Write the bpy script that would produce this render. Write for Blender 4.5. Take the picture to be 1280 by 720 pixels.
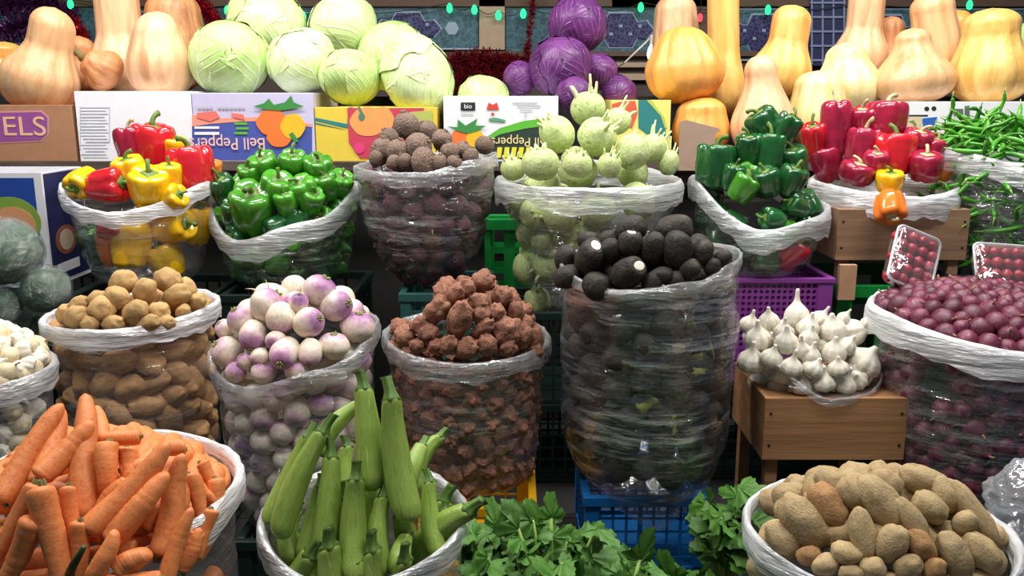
import bpy, math, random
import numpy as np
from mathutils import Vector, Matrix, Quaternion, noise

# ------------------------------------------------------------------ scene, camera, light
S = bpy.context.scene
for o in list(bpy.data.objects):
    bpy.data.objects.remove(o, do_unlink=True)
col = S.collection
rnd = random.Random(7)
EYE, PITCH, FOC = 1.35, math.radians(12.0), 1108.0
CP, SP = math.cos(PITCH), math.sin(PITCH)
cd = bpy.data.cameras.new('camera')
cam = bpy.data.objects.new('camera', cd)
col.objects.link(cam)
cam.location = (0, 0, EYE)
cam.rotation_euler = (math.pi / 2 - PITCH, 0, 0)
cd.sensor_width = 36.0
cd.lens = 36.0 * FOC / 1280.0
cd.clip_start = 0.05
S.camera = cam
S.view_settings.view_transform = 'Standard'
S.view_settings.look = 'None'
S.view_settings.gamma = 1.0
S.view_settings.use_curve_mapping = False
S.view_settings.exposure = 0.0
try:
    S.cycles.transparent_max_bounces = 24
    S.cycles.max_bounces = 8
    S.cycles.caustics_reflective = False
    S.cycles.caustics_refractive = False
    S.cycles.sample_clamp_indirect = 6.0
except Exception:
    pass
world = bpy.data.worlds.new('market_hall_air')
S.world = world
world.use_nodes = True
world.node_tree.nodes['Background'].inputs[0].default_value = (0.80, 0.90, 1.0, 1)
world.node_tree.nodes['Background'].inputs[1].default_value = 0.16


def lamp(name, loc, sx, sy, energy, color, tilt=0.0):
    d = bpy.data.lights.new(name, 'AREA')
    d.shape = 'RECTANGLE'
    d.size, d.size_y, d.energy, d.color = sx, sy, energy, color
    o = bpy.data.objects.new(name, d)
    o.location = loc
    o.rotation_euler = (tilt, 0, 0)
    col.objects.link(o)
    return o


COOL = (1.0, 0.97, 0.93)
lamp('ceiling_tube_over_back', (-0.85, 2.05, 2.45), 1.2, 0.12, 31, COOL, 0.05)
lamp('ceiling_tube_over_back', (0.85, 2.05, 2.45), 1.2, 0.12, 31, COOL, 0.05)
lamp('ceiling_tube_over_front', (-0.7, 0.95, 2.75), 1.2, 0.2, 24, COOL, 0.30)
lamp('ceiling_tube_over_front', (0.75, 0.95, 2.75), 1.2, 0.2, 24, COOL, 0.30)


# ------------------------------------------------------------------ pixels of the photograph -> points in the place
def ray(px, py):
    u, v = (px - 640.0) / FOC, (360.0 - py) / FOC
    return Vector((u, CP + v * SP, -SP + v * CP))


def at(px, py, Y):
    d = ray(px, py)
    return Vector((0, 0, EYE)) + d * (Y / d.y)


def mpp(px, py, Y):
    return Y / ray(px, py).y / FOC


RIGHT, UP, TOWARD = Vector((1, 0, 0)), Vector((0, SP, CP)), Vector((0, -CP, SP))


def axis(ang, tilt=0.0):
    a, t = math.radians(ang), math.radians(tilt)
    return (RIGHT * math.cos(a) + UP * math.sin(a)) * math.cos(t) + TOWARD * math.sin(t)


def quat(ax, spin=0.0):
    q = Vector((0, 0, 1)).rotation_difference(ax.normalized())
    return q @ Quaternion((0, 0, 1), spin)


def srgb(h):
    h = h.lstrip('#')
    c = [int(h[i:i + 2], 16) / 255 for i in (0, 2, 4)]
    return tuple(x / 12.92 if x <= 0.04045 else ((x + 0.055) / 1.055) ** 2.4 for x in c) + (1.0,)


# ------------------------------------------------------------------ materials
class NT:
    def __init__(s, name):
        s.m = bpy.data.materials.new(name)
        s.m.use_nodes = True
        s.t = s.m.node_tree
        s.t.nodes.clear()
        s.out = s.t.nodes.new('ShaderNodeOutputMaterial')

    def n(s, typ, ins=None, **kw):
        x = s.t.nodes.new(typ)
        for k, v in kw.items():
            setattr(x, k, v)
        for k, v in (ins or {}).items():
            s.set(x.inputs[k], v)
        return x

    def set(s, sock, v):
        if isinstance(v, bpy.types.NodeSocket):
            s.t.links.new(v, sock)
        else:
            sock.default_value = v

    def math(s, op, a, b=0.0, clamp=False):
        x = s.n('ShaderNodeMath', operation=op, use_clamp=clamp)
        s.set(x.inputs[0], a)
        s.set(x.inputs[1], b)
        return x.outputs[0]

    def mix(s, f, a, b, mode='MIX'):
        x = s.n('ShaderNodeMix', data_type='RGBA', blend_type=mode)
        s.set(x.inputs[0], f)
        s.set(x.inputs[6], a)
        s.set(x.inputs[7], b)
        return x.outputs[2]

    def coords(s, scale=(1, 1, 1), which='Object'):
        tc = s.n('ShaderNodeTexCoord')
        mp = s.n('ShaderNodeMapping', {'Vector': tc.outputs[which], 'Scale': scale})
        return mp.outputs[0]

    def offset(s, vec):
        oi = s.n('ShaderNodeObjectInfo')
        m = s.math('MULTIPLY', oi.outputs['Random'], 37.0)
        x = s.n('ShaderNodeVectorMath', {0: vec}, operation='ADD')
        s.t.links.new(m, x.inputs[1])
        return x.outputs[0], oi.outputs['Random']

    def noise(s, vec, scale=5.0, detail=3.0, rough=0.55):
        return s.n('ShaderNodeTexNoise', {'Vector': vec, 'Scale': scale, 'Detail': detail, 'Roughness': rough}).outputs[0]

    def ramp(s, f, stops):
        r = s.n('ShaderNodeValToRGB', {'Fac': f})
        e = r.color_ramp.elements
        while len(e) < len(stops):
            e.new(0.5)
        for i, (p, c) in enumerate(stops):
            e[i].position = p
            e[i].color = c if len(c) == 4 else tuple(c) + (1,)
        return r.outputs[0]

    def done(s, sh):
        s.t.links.new(sh, s.out.inputs[0])
        return s.m


def veg(name, cols, scale=(1, 1, 1), nscale=3.0, rough=0.5, bump=0.0, bscale=20.0, var=0.25, spec=0.5, coat=0.0, sss=0.0, lo=0.3, hi=0.7):
    """skin of a vegetable: colours mixed by noise, a random lightness per fruit, bump"""
    t = NT(name)
    v, r = t.offset(t.coords(scale))
    f = t.noise(v, nscale, 4)
    k = len(cols)
    c = t.ramp(f, [(lo + (hi - lo) * i / max(1, k - 1), srgb(x)) for i, x in enumerate(cols)])
    hsv = t.n('ShaderNodeHueSaturation', {'Color': c})
    t.set(hsv.inputs['Value'], t.math('ADD', t.math('MULTIPLY', r, var * 2), 1.0 - var))
    p = t.n('ShaderNodeBsdfPrincipled', {'Base Color': hsv.outputs[0], 'Roughness': rough, 'Specular IOR Level': spec, 'Coat Weight': coat, 'Coat Roughness': 0.12})
    if sss:
        p.inputs['Subsurface Weight'].default_value = sss
        p.inputs['Subsurface Radius'].default_value = (0.01, 0.008, 0.004)
    if bump:
        b = t.n('ShaderNodeBump', {'Height': t.noise(v, bscale, 4), 'Strength': bump, 'Distance': 0.1})
        t.set(p.inputs['Normal'], b.outputs[0])
    return t.done(p.outputs[0])


def plain(name, c, rough=0.6, var=0.06, nscale=30, scale=(1, 1, 1), spec=0.4, metal=0.0, bump=0.0):
    t = NT(name)
    v = t.coords(scale)
    f = t.noise(v, nscale, 3)
    c = srgb(c)
    d = tuple(max(0, x * (1 - var * 2.5)) for x in c[:3]) + (1,)
    cc = t.ramp(f, [(0.3, d), (0.7, c)])
    p = t.n('ShaderNodeBsdfPrincipled', {'Base Color': cc, 'Roughness': rough, 'Specular IOR Level': spec, 'Metallic': metal})
    if bump:
        b = t.n('ShaderNodeBump', {'Height': f, 'Strength': bump, 'Distance': 0.01})
        t.set(p.inputs['Normal'], b.outputs[0])
    return t.done(p.outputs[0])


def glow(name, c, e):
    t = NT(name)
    x = t.n('ShaderNodeEmission', {'Color': srgb(c), 'Strength': e})
    return t.done(x.outputs[0])


def film_mat(name, haze=0.07, streak=0.35, tint=(0.95, 0.96, 0.97, 1), gloss=0.05, zs=34, bumpy=0.7, glint_milk=0.12):
    """thin clear plastic: see-through sheet with glossy wrinkles, a milky haze and white streaks painted as glints"""
    t = NT(name)
    v = t.coords((5, 5, zs))
    n1 = t.noise(v, 1.0, 5, 0.6)
    n2 = t.noise(t.coords((14, 14, 22)), 1.0, 3, 0.6)
    b = t.n('ShaderNodeBump', {'Height': t.math('ADD', n1, t.math('MULTIPLY', n2, 0.6)), 'Strength': bumpy, 'Distance': 0.02})
    tr = t.n('ShaderNodeBsdfTransparent', {'Color': tint})
    gl = t.n('ShaderNodeBsdfAnisotropic', {'Color': (1, 1, 1, 1), 'Roughness': 0.10, 'Normal': b.outputs[0]})
    df = t.n('ShaderNodeBsdfDiffuse', {'Color': (0.86, 0.88, 0.92, 1), 'Normal': b.outputs[0]})
    tl = t.n('ShaderNodeBsdfTranslucent', {'Color': (0.86, 0.88, 0.92, 1)})
    milk = t.n('ShaderNodeMixShader', {0: 0.4, 1: df.outputs[0], 2: tl.outputs[0]})
    st = t.ramp(n1, [(0.52, (0, 0, 0)), (0.68, (1, 1, 1))])
    lw = t.n('ShaderNodeLayerWeight', {'Blend': 0.25})
    hz = t.math('ADD', haze, t.math('MULTIPLY', st, glint_milk), True)  # milky white streaks painted into the film imitate glints
    m1 = t.n('ShaderNodeMixShader', {0: hz, 1: tr.outputs[0], 2: milk.outputs[0]})
    gf = t.math('ADD', t.math('ADD', gloss * 1.6, t.math('MULTIPLY', st, streak)), t.math('MULTIPLY', lw.outputs['Facing'], 0.22), True)
    m2 = t.n('ShaderNodeMixShader', {0: gf, 1: m1.outputs[0], 2: gl.outputs[0]})
    return t.done(m2.outputs[0])


def cuff_mat(name, milkiness=0.6):
    t = NT(name)
    v = t.coords((7, 7, 45))
    n1 = t.noise(v, 1.0, 5, 0.6)
    b = t.n('ShaderNodeBump', {'Height': n1, 'Strength': 0.8, 'Distance': 0.02})
    tr = t.n('ShaderNodeBsdfTransparent', {'Color': (0.95, 0.96, 0.98, 1)})
    gl = t.n('ShaderNodeBsdfAnisotropic', {'Color': (1, 1, 1, 1), 'Roughness': 0.2, 'Normal': b.outputs[0]})
    df = t.n('ShaderNodeBsdfDiffuse', {'Color': (0.93, 0.94, 0.97, 1), 'Normal': b.outputs[0]})
    tl = t.n('ShaderNodeBsdfTranslucent', {'Color': (0.93, 0.94, 0.97, 1)})
    milk = t.n('ShaderNodeMixShader', {0: 0.25, 1: df.outputs[0], 2: tl.outputs[0]})
    f = t.math('ADD', milkiness - 0.2, t.math('MULTIPLY', n1, 0.4), True)
    m1 = t.n('ShaderNodeMixShader', {0: f, 1: tr.outputs[0], 2: milk.outputs[0]})
    m2 = t.n('ShaderNodeMixShader', {0: t.math('ADD', 0.10, t.math('MULTIPLY', t.ramp(n1, [(.5, (0, 0, 0)), (.7, (1, 1, 1))]), .35), True), 1: m1.outputs[0], 2: gl.outputs[0]})
    return t.done(m2.outputs[0])


def wood_mat(name, a, b, scale=(3, 40, 40), rough=0.7):
    t = NT(name)
    v, r = t.offset(t.coords(scale))
    f = t.noise(v, 1.0, 5, 0.6)
    c = t.ramp(f, [(0.3, srgb(a)), (0.7, srgb(b))])
    bp = t.n('ShaderNodeBump', {'Height': f, 'Strength': 0.3, 'Distance': 0.01})
    p = t.n('ShaderNodeBsdfPrincipled', {'Base Color': c, 'Roughness': rough, 'Specular IOR Level': 0.25, 'Normal': bp.outputs[0]})
    return t.done(p.outputs[0])


def cabbage_mat(name, base, light, vein, rough=0.45, var=0.12, veins=1.0):
    """leaf with midrib and side veins drawn along the leaf's own UV"""
    t = NT(name)
    uv = t.n('ShaderNodeUVMap')
    sep = t.n('ShaderNodeSeparateXYZ', {0: uv.outputs[0]})
    u = t.math('ABSOLUTE', t.math('SUBTRACT', sep.outputs[0], 0.5))
    vv = sep.outputs[1]
    nz = t.noise(t.coords((1, 1, 1)), 4.0, 4)
    nu = t.math('MULTIPLY', t.math('SUBTRACT', nz, 0.5), 0.10)
    wid = t.math('MULTIPLY', t.math('SUBTRACT', 1.15, vv), 0.03)
    mid = t.math('SUBTRACT', 1.0, t.math('DIVIDE', t.math('ABSOLUTE', t.math('ADD', u, t.math('MULTIPLY', nu, 0.3))), wid), True)
    ph = t.math('MULTIPLY', t.math('ADD', t.math('SUBTRACT', vv, t.math('MULTIPLY', u, 1.3)), nu), 7.0)
    fr = t.math('ABSOLUTE', t.math('SUBTRACT', t.math('FRACT', ph), 0.5))
    side = t.math('SUBTRACT', 1.0, t.math('MULTIPLY', fr, 7.0), True)
    ve = t.math('MAXIMUM', mid, t.math('MULTIPLY', side, 0.6))
    ve = t.math('MULTIPLY', ve, veins)
    v, r = t.offset(t.coords((1, 1, 1)))
    f = t.noise(v, 2.2, 4)
    c = t.ramp(f, [(0.3, srgb(base)), (0.66, srgb(light))])
    c = t.mix(ve, c, srgb(vein))
    hsv = t.n('ShaderNodeHueSaturation', {'Color': c})
    t.set(hsv.inputs['Value'], t.math('ADD', t.math('MULTIPLY', r, var * 2), 1 - var))
    b = t.n('ShaderNodeBump', {'Height': t.math('ADD', ve, t.math('MULTIPLY', nz, 0.5)), 'Strength': 0.35, 'Distance': 0.02})
    p = t.n('ShaderNodeBsdfPrincipled', {'Base Color': hsv.outputs[0], 'Roughness': rough, 'Specular IOR Level': 0.35, 'Normal': b.outputs[0]})
    return t.done(p.outputs[0])


# ------------------------------------------------------------------ objects
def tag(o, label=None, cat=None, group=None, kind=None):
    for k, v in (('label', label), ('category', cat), ('group', group), ('kind', kind)):
        if v:
            o[k] = v
    return o


def mesh(name, verts, faces, mat, uvs=None, smooth=True):
    me = bpy.data.meshes.new(name)
    me.from_pydata([tuple(v) for v in verts], [], faces)
    me.polygons.foreach_set('use_smooth', [smooth] * len(me.polygons))
    if mat:
        for m in (mat if isinstance(mat, (list, tuple)) else [mat]):
            me.materials.append(m)
    if uvs is not None:
        l = me.uv_layers.new(name='UVMap')
        li = np.empty(len(me.loops), dtype=np.int32)
        me.loops.foreach_get('vertex_index', li)
        l.data.foreach_set('uv', np.asarray(uvs, dtype=np.float32)[li].ravel())
    me.update()
    return me


def obj(name, me, parent=None, link=True, loc=None):
    o = bpy.data.objects.new(name, me)
    if parent is not None:
        o.parent = parent
    if loc is not None:
        o.location = loc
    if link:
        col.objects.link(o)
    return o


class MB:
    """collects boxes and tubes into one mesh"""
    def __init__(s):
        s.v, s.f = [], []

    def add(s, v, f):
        b = len(s.v)
        s.v += [tuple(x) for x in v]
        s.f += [tuple(i + b for i in q) for q in f]
        return s

    def box(s, x0, x1, y0, y1, z0, z1):
        v = [(x, y, z) for z in (z0, z1) for y in (y0, y1) for x in (x0, x1)]
        return s.add(v, [(0, 2, 3, 1), (4, 5, 7, 6), (0, 1, 5, 4), (2, 6, 7, 3), (0, 4, 6, 2), (1, 3, 7, 5)])

    def tube(s, pts, rad, n=8, caps=True):
        v, f = tube(pts, rad, n, caps)
        return s.add(v, f)

    def build(s, name, mat, parent=None, org=(0, 0, 0), smooth=False, link=True, bevel=0.0):
        o = Vector(org)
        me = mesh(name, [Vector(x) - o for x in s.v], s.f, mat, smooth=smooth)
        ob = obj(name, me, parent, link)
        if parent is None:
            ob.location = o
        if bevel:
            m = ob.modifiers.new('bevel', 'BEVEL')
            m.width, m.segments, m.limit_method = bevel, 2, 'ANGLE'
        return ob


def tube(pts, rad, n=8, caps=True):
    pts = [Vector(p) for p in pts]
    k = len(pts)
    if not isinstance(rad, (list, tuple)):
        rad = [rad] * k
    v, f = [], []
    up = None
    for i, p in enumerate(pts):
        d = (pts[min(i + 1, k - 1)] - pts[max(i - 1, 0)]).normalized()
        if up is None:
            up = d.orthogonal().normalized()
        up = (up - d * up.dot(d)).normalized()
        w = d.cross(up)
        for j in range(n):
            a = 2 * math.pi * j / n
            v.append(p + (up * math.cos(a) + w * math.sin(a)) * rad[i])
    for i in range(k - 1):
        for j in range(n):
            j2 = (j + 1) % n
            f.append((i * n + j, i * n + j2, (i + 1) * n + j2, (i + 1) * n + j))
    if caps:
        f.append(tuple(range(n))[::-1])
        f.append(tuple((k - 1) * n + j for j in range(n)))
    return v, f


def surf(fn, nt, ns):
    """closed surface of revolution-like shape: fn(t, a) -> point, t 0..1 bottom to top, a angle"""
    v, f = [], []
    for i in range(nt + 1):
        for j in range(ns):
            v.append(fn(i / nt, 2 * math.pi * j / ns))
    for i in range(nt):
        for j in range(ns):
            j2 = (j + 1) % ns
            f.append((i * ns + j, i * ns + j2, (i + 1) * ns + j2, (i + 1) * ns + j))
    f.append(tuple(range(ns))[::-1])
    f.append(tuple(nt * ns + j for j in range(ns)))
    return v, f


def interp(x, pts):
    if x <= pts[0][0]:
        return pts[0][1]
    for (a, p), (b, q) in zip(pts, pts[1:]):
        if x <= b:
            k = (x - a) / (b - a)
            return p + (q - p) * k
    return pts[-1][1]


def sstep(a, b, x):
    k = min(1, max(0, (x - a) / (b - a)))
    return k * k * (3 - 2 * k)


def nz(p, s=1.0, seed=0.0):
    return noise.noise(Vector((p[0] * s + seed, p[1] * s - seed * 1.7, p[2] * s + seed * 0.3)))


KIDS = {}


def proto(name, me, kids=()):
    """a vegetable to copy: its body mesh and (name, mesh) parts"""
    o = bpy.data.objects.new(name, me)
    o.rotation_mode = 'QUATERNION'
    KIDS[o.name] = []
    for kn, km in kids:
        c = bpy.data.objects.new(kn, km)
        KIDS[o.name].append(c)
    return o


def spawn(p, loc, q, sc, label, cat, group=None):
    o = p.copy()
    col.objects.link(o)
    o.location, o.rotation_quaternion = loc, q
    o.scale = (sc, sc, sc) if isinstance(sc, (int, float)) else sc
    tag(o, label, cat, group)
    for c in KIDS[p.name]:
        k = c.copy()
        col.objects.link(k)
        k.parent = o
    return o


def rq():
    return Quaternion((rnd.gauss(0, 1), rnd.gauss(0, 1), rnd.gauss(0, 1), rnd.gauss(0, 1))).normalized()


ORD = ['', 'second', 'third', 'fourth', 'fifth', 'sixth', 'seventh', 'eighth', 'ninth', 'tenth', 'eleventh', 'twelfth']


def ordinal(i, n):
    if n == 1:
        return ''
    if i == 0:
        return ', leftmost'
    if i == n - 1:
        return ', rightmost'
    return ', %s from left' % ORD[i]


# ------------------------------------------------------------------ vegetable shapes (about one unit across, stood along z)
def blob(name, mat, seed, nsc=1.6, amp=0.16, knob=0.0, nt=20, ns=26, bend=0.0, taper=0.0):
    """potato-like lump"""
    def fn(t, a):
        ph = math.pi * t
        z, r = -math.cos(ph), math.sin(ph) ** 0.86
        p = Vector((r * math.cos(a), r * math.sin(a), z))
        k = 1 + amp * nz(p, nsc, seed) + amp * 0.4 * nz(p, nsc * 2.6, seed + 5)
        if knob:
            k += knob * max(0, nz(p, 2.3, seed + 9) - 0.05)
        k *= 1 - taper * (z * 0.5 + 0.5) * 0.5
        q = p * 0.5 * k
        q.x += bend * (q.z * q.z * 4 - 0.4) * 0.25
        return q
    v, f = surf(fn, nt, ns)
    return mesh(name, v, f, mat)


def carrot(name, mat, crown_mat, seed, bend=0.0):
    def fn(t, a):
        r = interp(t, [(0, 0.05), (0.015, 0.15), (0.06, 0.27), (0.2, 0.37), (0.45, 0.45), (0.8, 0.5), (0.94, 0.5), (0.98, 0.42), (1, 0.2)])
        r *= 1 + 0.035 * nz((0, 0, t * 22), 1.0, seed) + 0.05 * nz((math.cos(a), math.sin(a), t * 5), 1.0, seed)
        z = t - 0.5
        return Vector((r * math.cos(a) + bend * (z * z * 4 - 0.5), r * math.sin(a) + 0.25 * nz((0, 0, t * 1.5), 1, seed), z))
    v, f = surf(fn, 40, 18)
    m = MB()
    x0 = bend * 0.5
    for k in range(5):
        a = k * 1.26
        m.tube([(x0 + 0.08 * math.cos(a), 0.08 * math.sin(a) + 0.05, 0.48), (x0 + 0.14 * math.cos(a), 0.14 * math.sin(a) + 0.05, 0.515)], [0.09, 0.05], 6)
    return proto(name, mesh(name, v, f, mat), [('crown', mesh('crown', m.v, m.f, crown_mat))])


def courgette(name, mat, stem_mat, seed, bend=0.0, flat=0.0):
    def cen(z):
        return bend * (z * z * 4 - 0.5)

    def fn(t, a):
        r = interp(t, [(0, 0.14), (0.015, 0.27), (0.05, 0.41), (0.12, 0.49), (0.3, 0.5), (0.6, 0.45), (0.85, 0.36), (0.985, 0.33), (1, 0.30)])
        r *= 1 + 0.035 * math.cos(6 * a + seed) * sstep(0.0, 0.8, t) + 0.03 * nz((math.cos(a), math.sin(a), t * 3), 1, seed)
        z = t - 0.5
        return Vector((r * math.cos(a) + cen(z), r * math.sin(a), z))
    v, f = surf(fn, 36, 30)

    def fs(t, a):
        r = interp(t, [(0, 0.31), (0.1, 0.24), (0.4, 0.17), (0.85, 0.16), (1, 0.19)]) * (1 + 0.16 * math.cos(5 * a))
        return Vector((r * math.cos(a) + cen(0.5) + 0.15 * t * t, r * math.sin(a), 0.497 + 0.2 * t))
    v2, f2 = surf(fs, 8, 20)
    return proto(name, mesh(name, v, f, mat), [('stem', mesh('stem', v2, f2, stem_mat))])


def pepper(name, mat, stem_mat, seed, lobes=4, long=1.0, hook=0.5):
    r0 = random.Random(seed)
    off = [r0.uniform(-0.25, 0.25) for _ in range(lobes)]
    dep = r0.uniform(0.13, 0.22)

    def groove(a):
        k = 0.0
        for i in range(lobes):
            d = (a - 2 * math.pi * i / lobes - off[i] + math.pi) % (2 * math.pi) - math.pi
            k = max(k, math.exp(-(d / 0.24) ** 2))
        return k

    def fn(t, a):
        r = interp(t, [(0, 0.02), (0.04, 0.16), (0.10, 0.29), (0.2, 0.39), (0.4, 0.455), (0.62, 0.49), (0.78, 0.49), (0.86, 0.455), (0.93, 0.36), (0.97, 0.22), (1, 0.06)])
        g = groove(a)
        z = interp(t, [(0, -0.43), (0.04, -0.46), (0.10, -0.475), (0.2, -0.41), (0.4, -0.2), (0.62, 0.1), (0.78, 0.32), (0.86, 0.42), (0.93, 0.465), (0.97, 0.43), (1, 0.36)])
        edge = max(0, abs(z) - 0.2) / 0.3
        r *= 1 - dep * g * (0.55 + 0.6 * edge)
        z *= 1 - 0.10 * g * edge
        p = Vector((math.cos(a), math.sin(a), z))
        r *= 1 + 0.07 * nz(p, 1.2, seed)
        return Vector((r * math.cos(a) + 0.05 * nz((0, 0, z), 1.5, seed), r * math.sin(a), z))
    v, f = surf(fn, 30, 44)
    m = MB()

    def fc(t, a):
        r = interp(t, [(0, 0.19), (0.5, 0.16), (1, 0.07)]) * (1 + 0.18 * math.cos(lobes * a))
        return Vector((r * math.cos(a), r * math.sin(a), 0.40 + 0.05 * t))
    v2, f2 = surf(fc, 4, 20)
    m.add(v2, f2)
    pts = [(0, 0, 0.42)] + [(hook * 0.3 * (k / 5) ** 2, 0.03 * k / 5, 0.42 + 0.32 * (k / 5) - hook * 0.14 * (k / 5) ** 3) for k in range(1, 6)]
    m.tube(pts, [0.075, 0.06, 0.052, 0.05, 0.052, 0.06], 10)
    return proto(name, mesh(name, v, f, mat), [('stem', mesh('stem', m.v, m.f, stem_mat))])


def chilli(name, mat, stem_mat, seed, bend=0.3):
    pts, rad = [], []
    for i in range(15):
        t = i / 14
        z = t - 0.5
        pts.append((bend * (z * z * 2 - 0.25) + 0.05 * math.sin(7 * t + seed), 0.06 * math.sin(4 * t + seed * 2), z))
        rad.append(interp(t, [(0, 0.006), (0.1, 0.022), (0.4, 0.045), (0.8, 0.056), (0.95, 0.052), (1, 0.025)]) * (1 + 0.08 * math.sin(t * 23 + seed)))
    v, f = tube(pts, rad, 9)
    x = pts[-1]
    m = MB().tube([x, (x[0] + 0.01, x[1], 0.56), (x[0] + 0.04, x[1], 0.68)], [0.032, 0.013, 0.015], 7)
    return proto(name, mesh(name, v, f, mat), [('stem', mesh('stem', m.v, m.f, stem_mat))])


def turnip(name, mat, tail_mat, stub_mat, seed, flat=0.9):
    def fn(t, a):
        ph = math.pi * t
        z, r = -math.cos(ph) * 0.5 * flat, math.sin(ph) ** 0.9 * 0.5
        if z < -0.2 * flat:
            z -= 0.09 * sstep(-0.2, -0.5, z / flat) * (1 - math.sin(ph))
        if t > 0.93:
            z -= 0.05 * sstep(0.93, 1, t)
        p = Vector((r * math.cos(a), r * math.sin(a), z))
        return p * (1 + 0.06 * nz(p, 3.0, seed))
    v, f = surf(fn, 24, 30)
    zb = -0.5 * flat - 0.07
    m1 = MB().tube([(0, 0, zb + 0.06), (0.01, 0.01, zb - 0.05), (0.05, 0.02, zb - 0.18), (0.12, 0.0, zb - 0.30)], [0.05, 0.028, 0.014, 0.006], 7)
    m2 = MB()
    for k in range(6):
        a = k * 1.05 + seed
        m2.tube([(0.06 * math.cos(a), 0.06 * math.sin(a), 0.43 * flat), (0.10 * math.cos(a), 0.10 * math.sin(a), 0.53 * flat + 0.02 * (k % 3))], [0.035, 0.025], 6)
    return proto(name, mesh(name, v, f, mat), [('root_tail', mesh('root_tail', m1.v, m1.f, tail_mat)), ('stem_stub', mesh('stem_stub', m2.v, m2.f, stub_mat))])


def turnip_mat():
    t = NT('turnip_skin')
    v, r = t.offset(t.coords())
    sep = t.n('ShaderNodeSeparateXYZ', {0: t.coords()})
    n = t.noise(v, 2.2, 4)
    h = t.math('ADD', sep.outputs[2], t.math('MULTIPLY', t.math('SUBTRACT', n, 0.5), 0.62))
    h = t.math('ADD', h, t.math('MULTIPLY', t.math('SUBTRACT', r, 0.5), 0.34))
    c = t.ramp(h, [(0.0, srgb('#eadfcd')), (0.22, srgb('#e6cdcf')), (0.42, srgb('#b98ab2')), (0.64, srgb('#8a5490'))])
    w = t.ramp(t.noise(v, 9, 3), [(0.35, srgb('#d9c9b0')), (0.6, (1, 1, 1, 1))])
    c = t.mix(0.5, c, w, 'MULTIPLY')
    p = t.n('ShaderNodeBsdfPrincipled', {'Base Color': c, 'Roughness': 0.42, 'Specular IOR Level': 0.4})
    return t.done(p.outputs[0])


def radish(name, mat, cut_mat, seed, cut=False):
    def fn(t, a):
        ph = math.pi * t
        z, r = -math.cos(ph) * 0.5, math.sin(ph) ** 0.8 * 0.46
        p = Vector((r * math.cos(a), r * math.sin(a), z))
        p *= 1 + 0.10 * nz(p, 2.5, seed) + 0.02 * nz(p, 9, seed)
        if cut:
            p.z = min(p.z, 0.43)
        return p
    v, f = surf(fn, 26, 32)

    def fc(t, a):
        r = interp(t, [(0, 0.19), (0.4, 0.185), (0.6, 0.17), (1, 0.01)])
        return Vector((r * math.cos(a) * 0.8, r * math.sin(a), 0.42 + 0.022 * min(1, t * 2)))
    kids = []
    if cut:
        v2, f2 = surf(fc, 5, 18)
        kids.append(('cut_end', mesh('cut_end', v2, f2, cut_mat)))
    else:
        m = MB().tube([(0, 0, -0.47), (0.03, 0, -0.56), (0.08, 0.02, -0.66)], [0.05, 0.025, 0.008], 7)
        kids.append(('root_tail', mesh('root_tail', m.v, m.f, mat)))
    return proto(name, mesh(name, v, f, mat), kids)


def garlic(name, mat, root_mat, seed, neck=0.5):
    n = 7 + int(seed) % 3

    def fn(t, a):
        r = interp(t, [(0, 0.08), (0.04, 0.2), (0.12, 0.38), (0.25, 0.48), (0.38, 0.49), (0.52, 0.41), (0.64, 0.25), (0.72, 0.14), (0.82, 0.085), (0.95, 0.07), (1, 0.03)])
        z = interp(t, [(0, -0.33), (0.04, -0.37), (0.12, -0.36), (0.25, -0.24), (0.38, -0.08), (0.52, 0.08), (0.64, 0.21), (0.72, 0.30), (0.82, 0.42), (0.95, 0.42 + 0.35 * neck), (1, 0.43 + 0.36 * neck)])
        body = sstep(0.02, 0.2, t) * (1 - sstep(0.5, 0.75, t))
        g = abs(math.sin(n * a / 2 + 0.3 * math.sin(seed + 2 * a)))
        r *= 1 - 0.13 * body * (1 - g) ** 1.6 + 0.05 * nz((math.cos(a), math.sin(a), t), 1.4, seed)
        x = 0.12 * neck * sstep(0.7, 1, t) * math.sin(seed * 3)
        return Vector((r * math.cos(a) + x, r * math.sin(a), z))
    v, f = surf(fn, 24, 42)
    m = MB()
    for k in range(9):
        a = k * 0.7
        m.tube([(0.07 * math.cos(a), 0.07 * math.sin(a), -0.34), (0.11 * math.cos(a), 0.11 * math.sin(a), -0.42)], [0.022, 0.01], 5)
    return proto(name, mesh(name, v, f, mat), [('root_tuft', mesh('root_tuft', m.v, m.f, root_mat))])


def onion(name, mat, tip_mat, seed):
    def fn(t, a):
        ph = math.pi * t
        z, r = -math.cos(ph) * 0.46, math.sin(ph) ** 0.9 * 0.5
        z += 0.10 * sstep(0.8, 1.0, t)
        p = Vector((r * math.cos(a), r * math.sin(a), z))
        return p * (1 + 0.05 * nz(p, 2.2, seed) + 0.008 * math.sin(11 * a))
    v, f = surf(fn, 16, 22)
    m = MB().tube([(0, 0, 0.5), (0.01, 0, 0.62), (0.05, 0.02, 0.76)], [0.075, 0.035, 0.05], 7)
    return proto(name, mesh(name, v, f, mat), [('dry_tip', mesh('dry_tip', m.v, m.f, tip_mat))])


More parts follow.
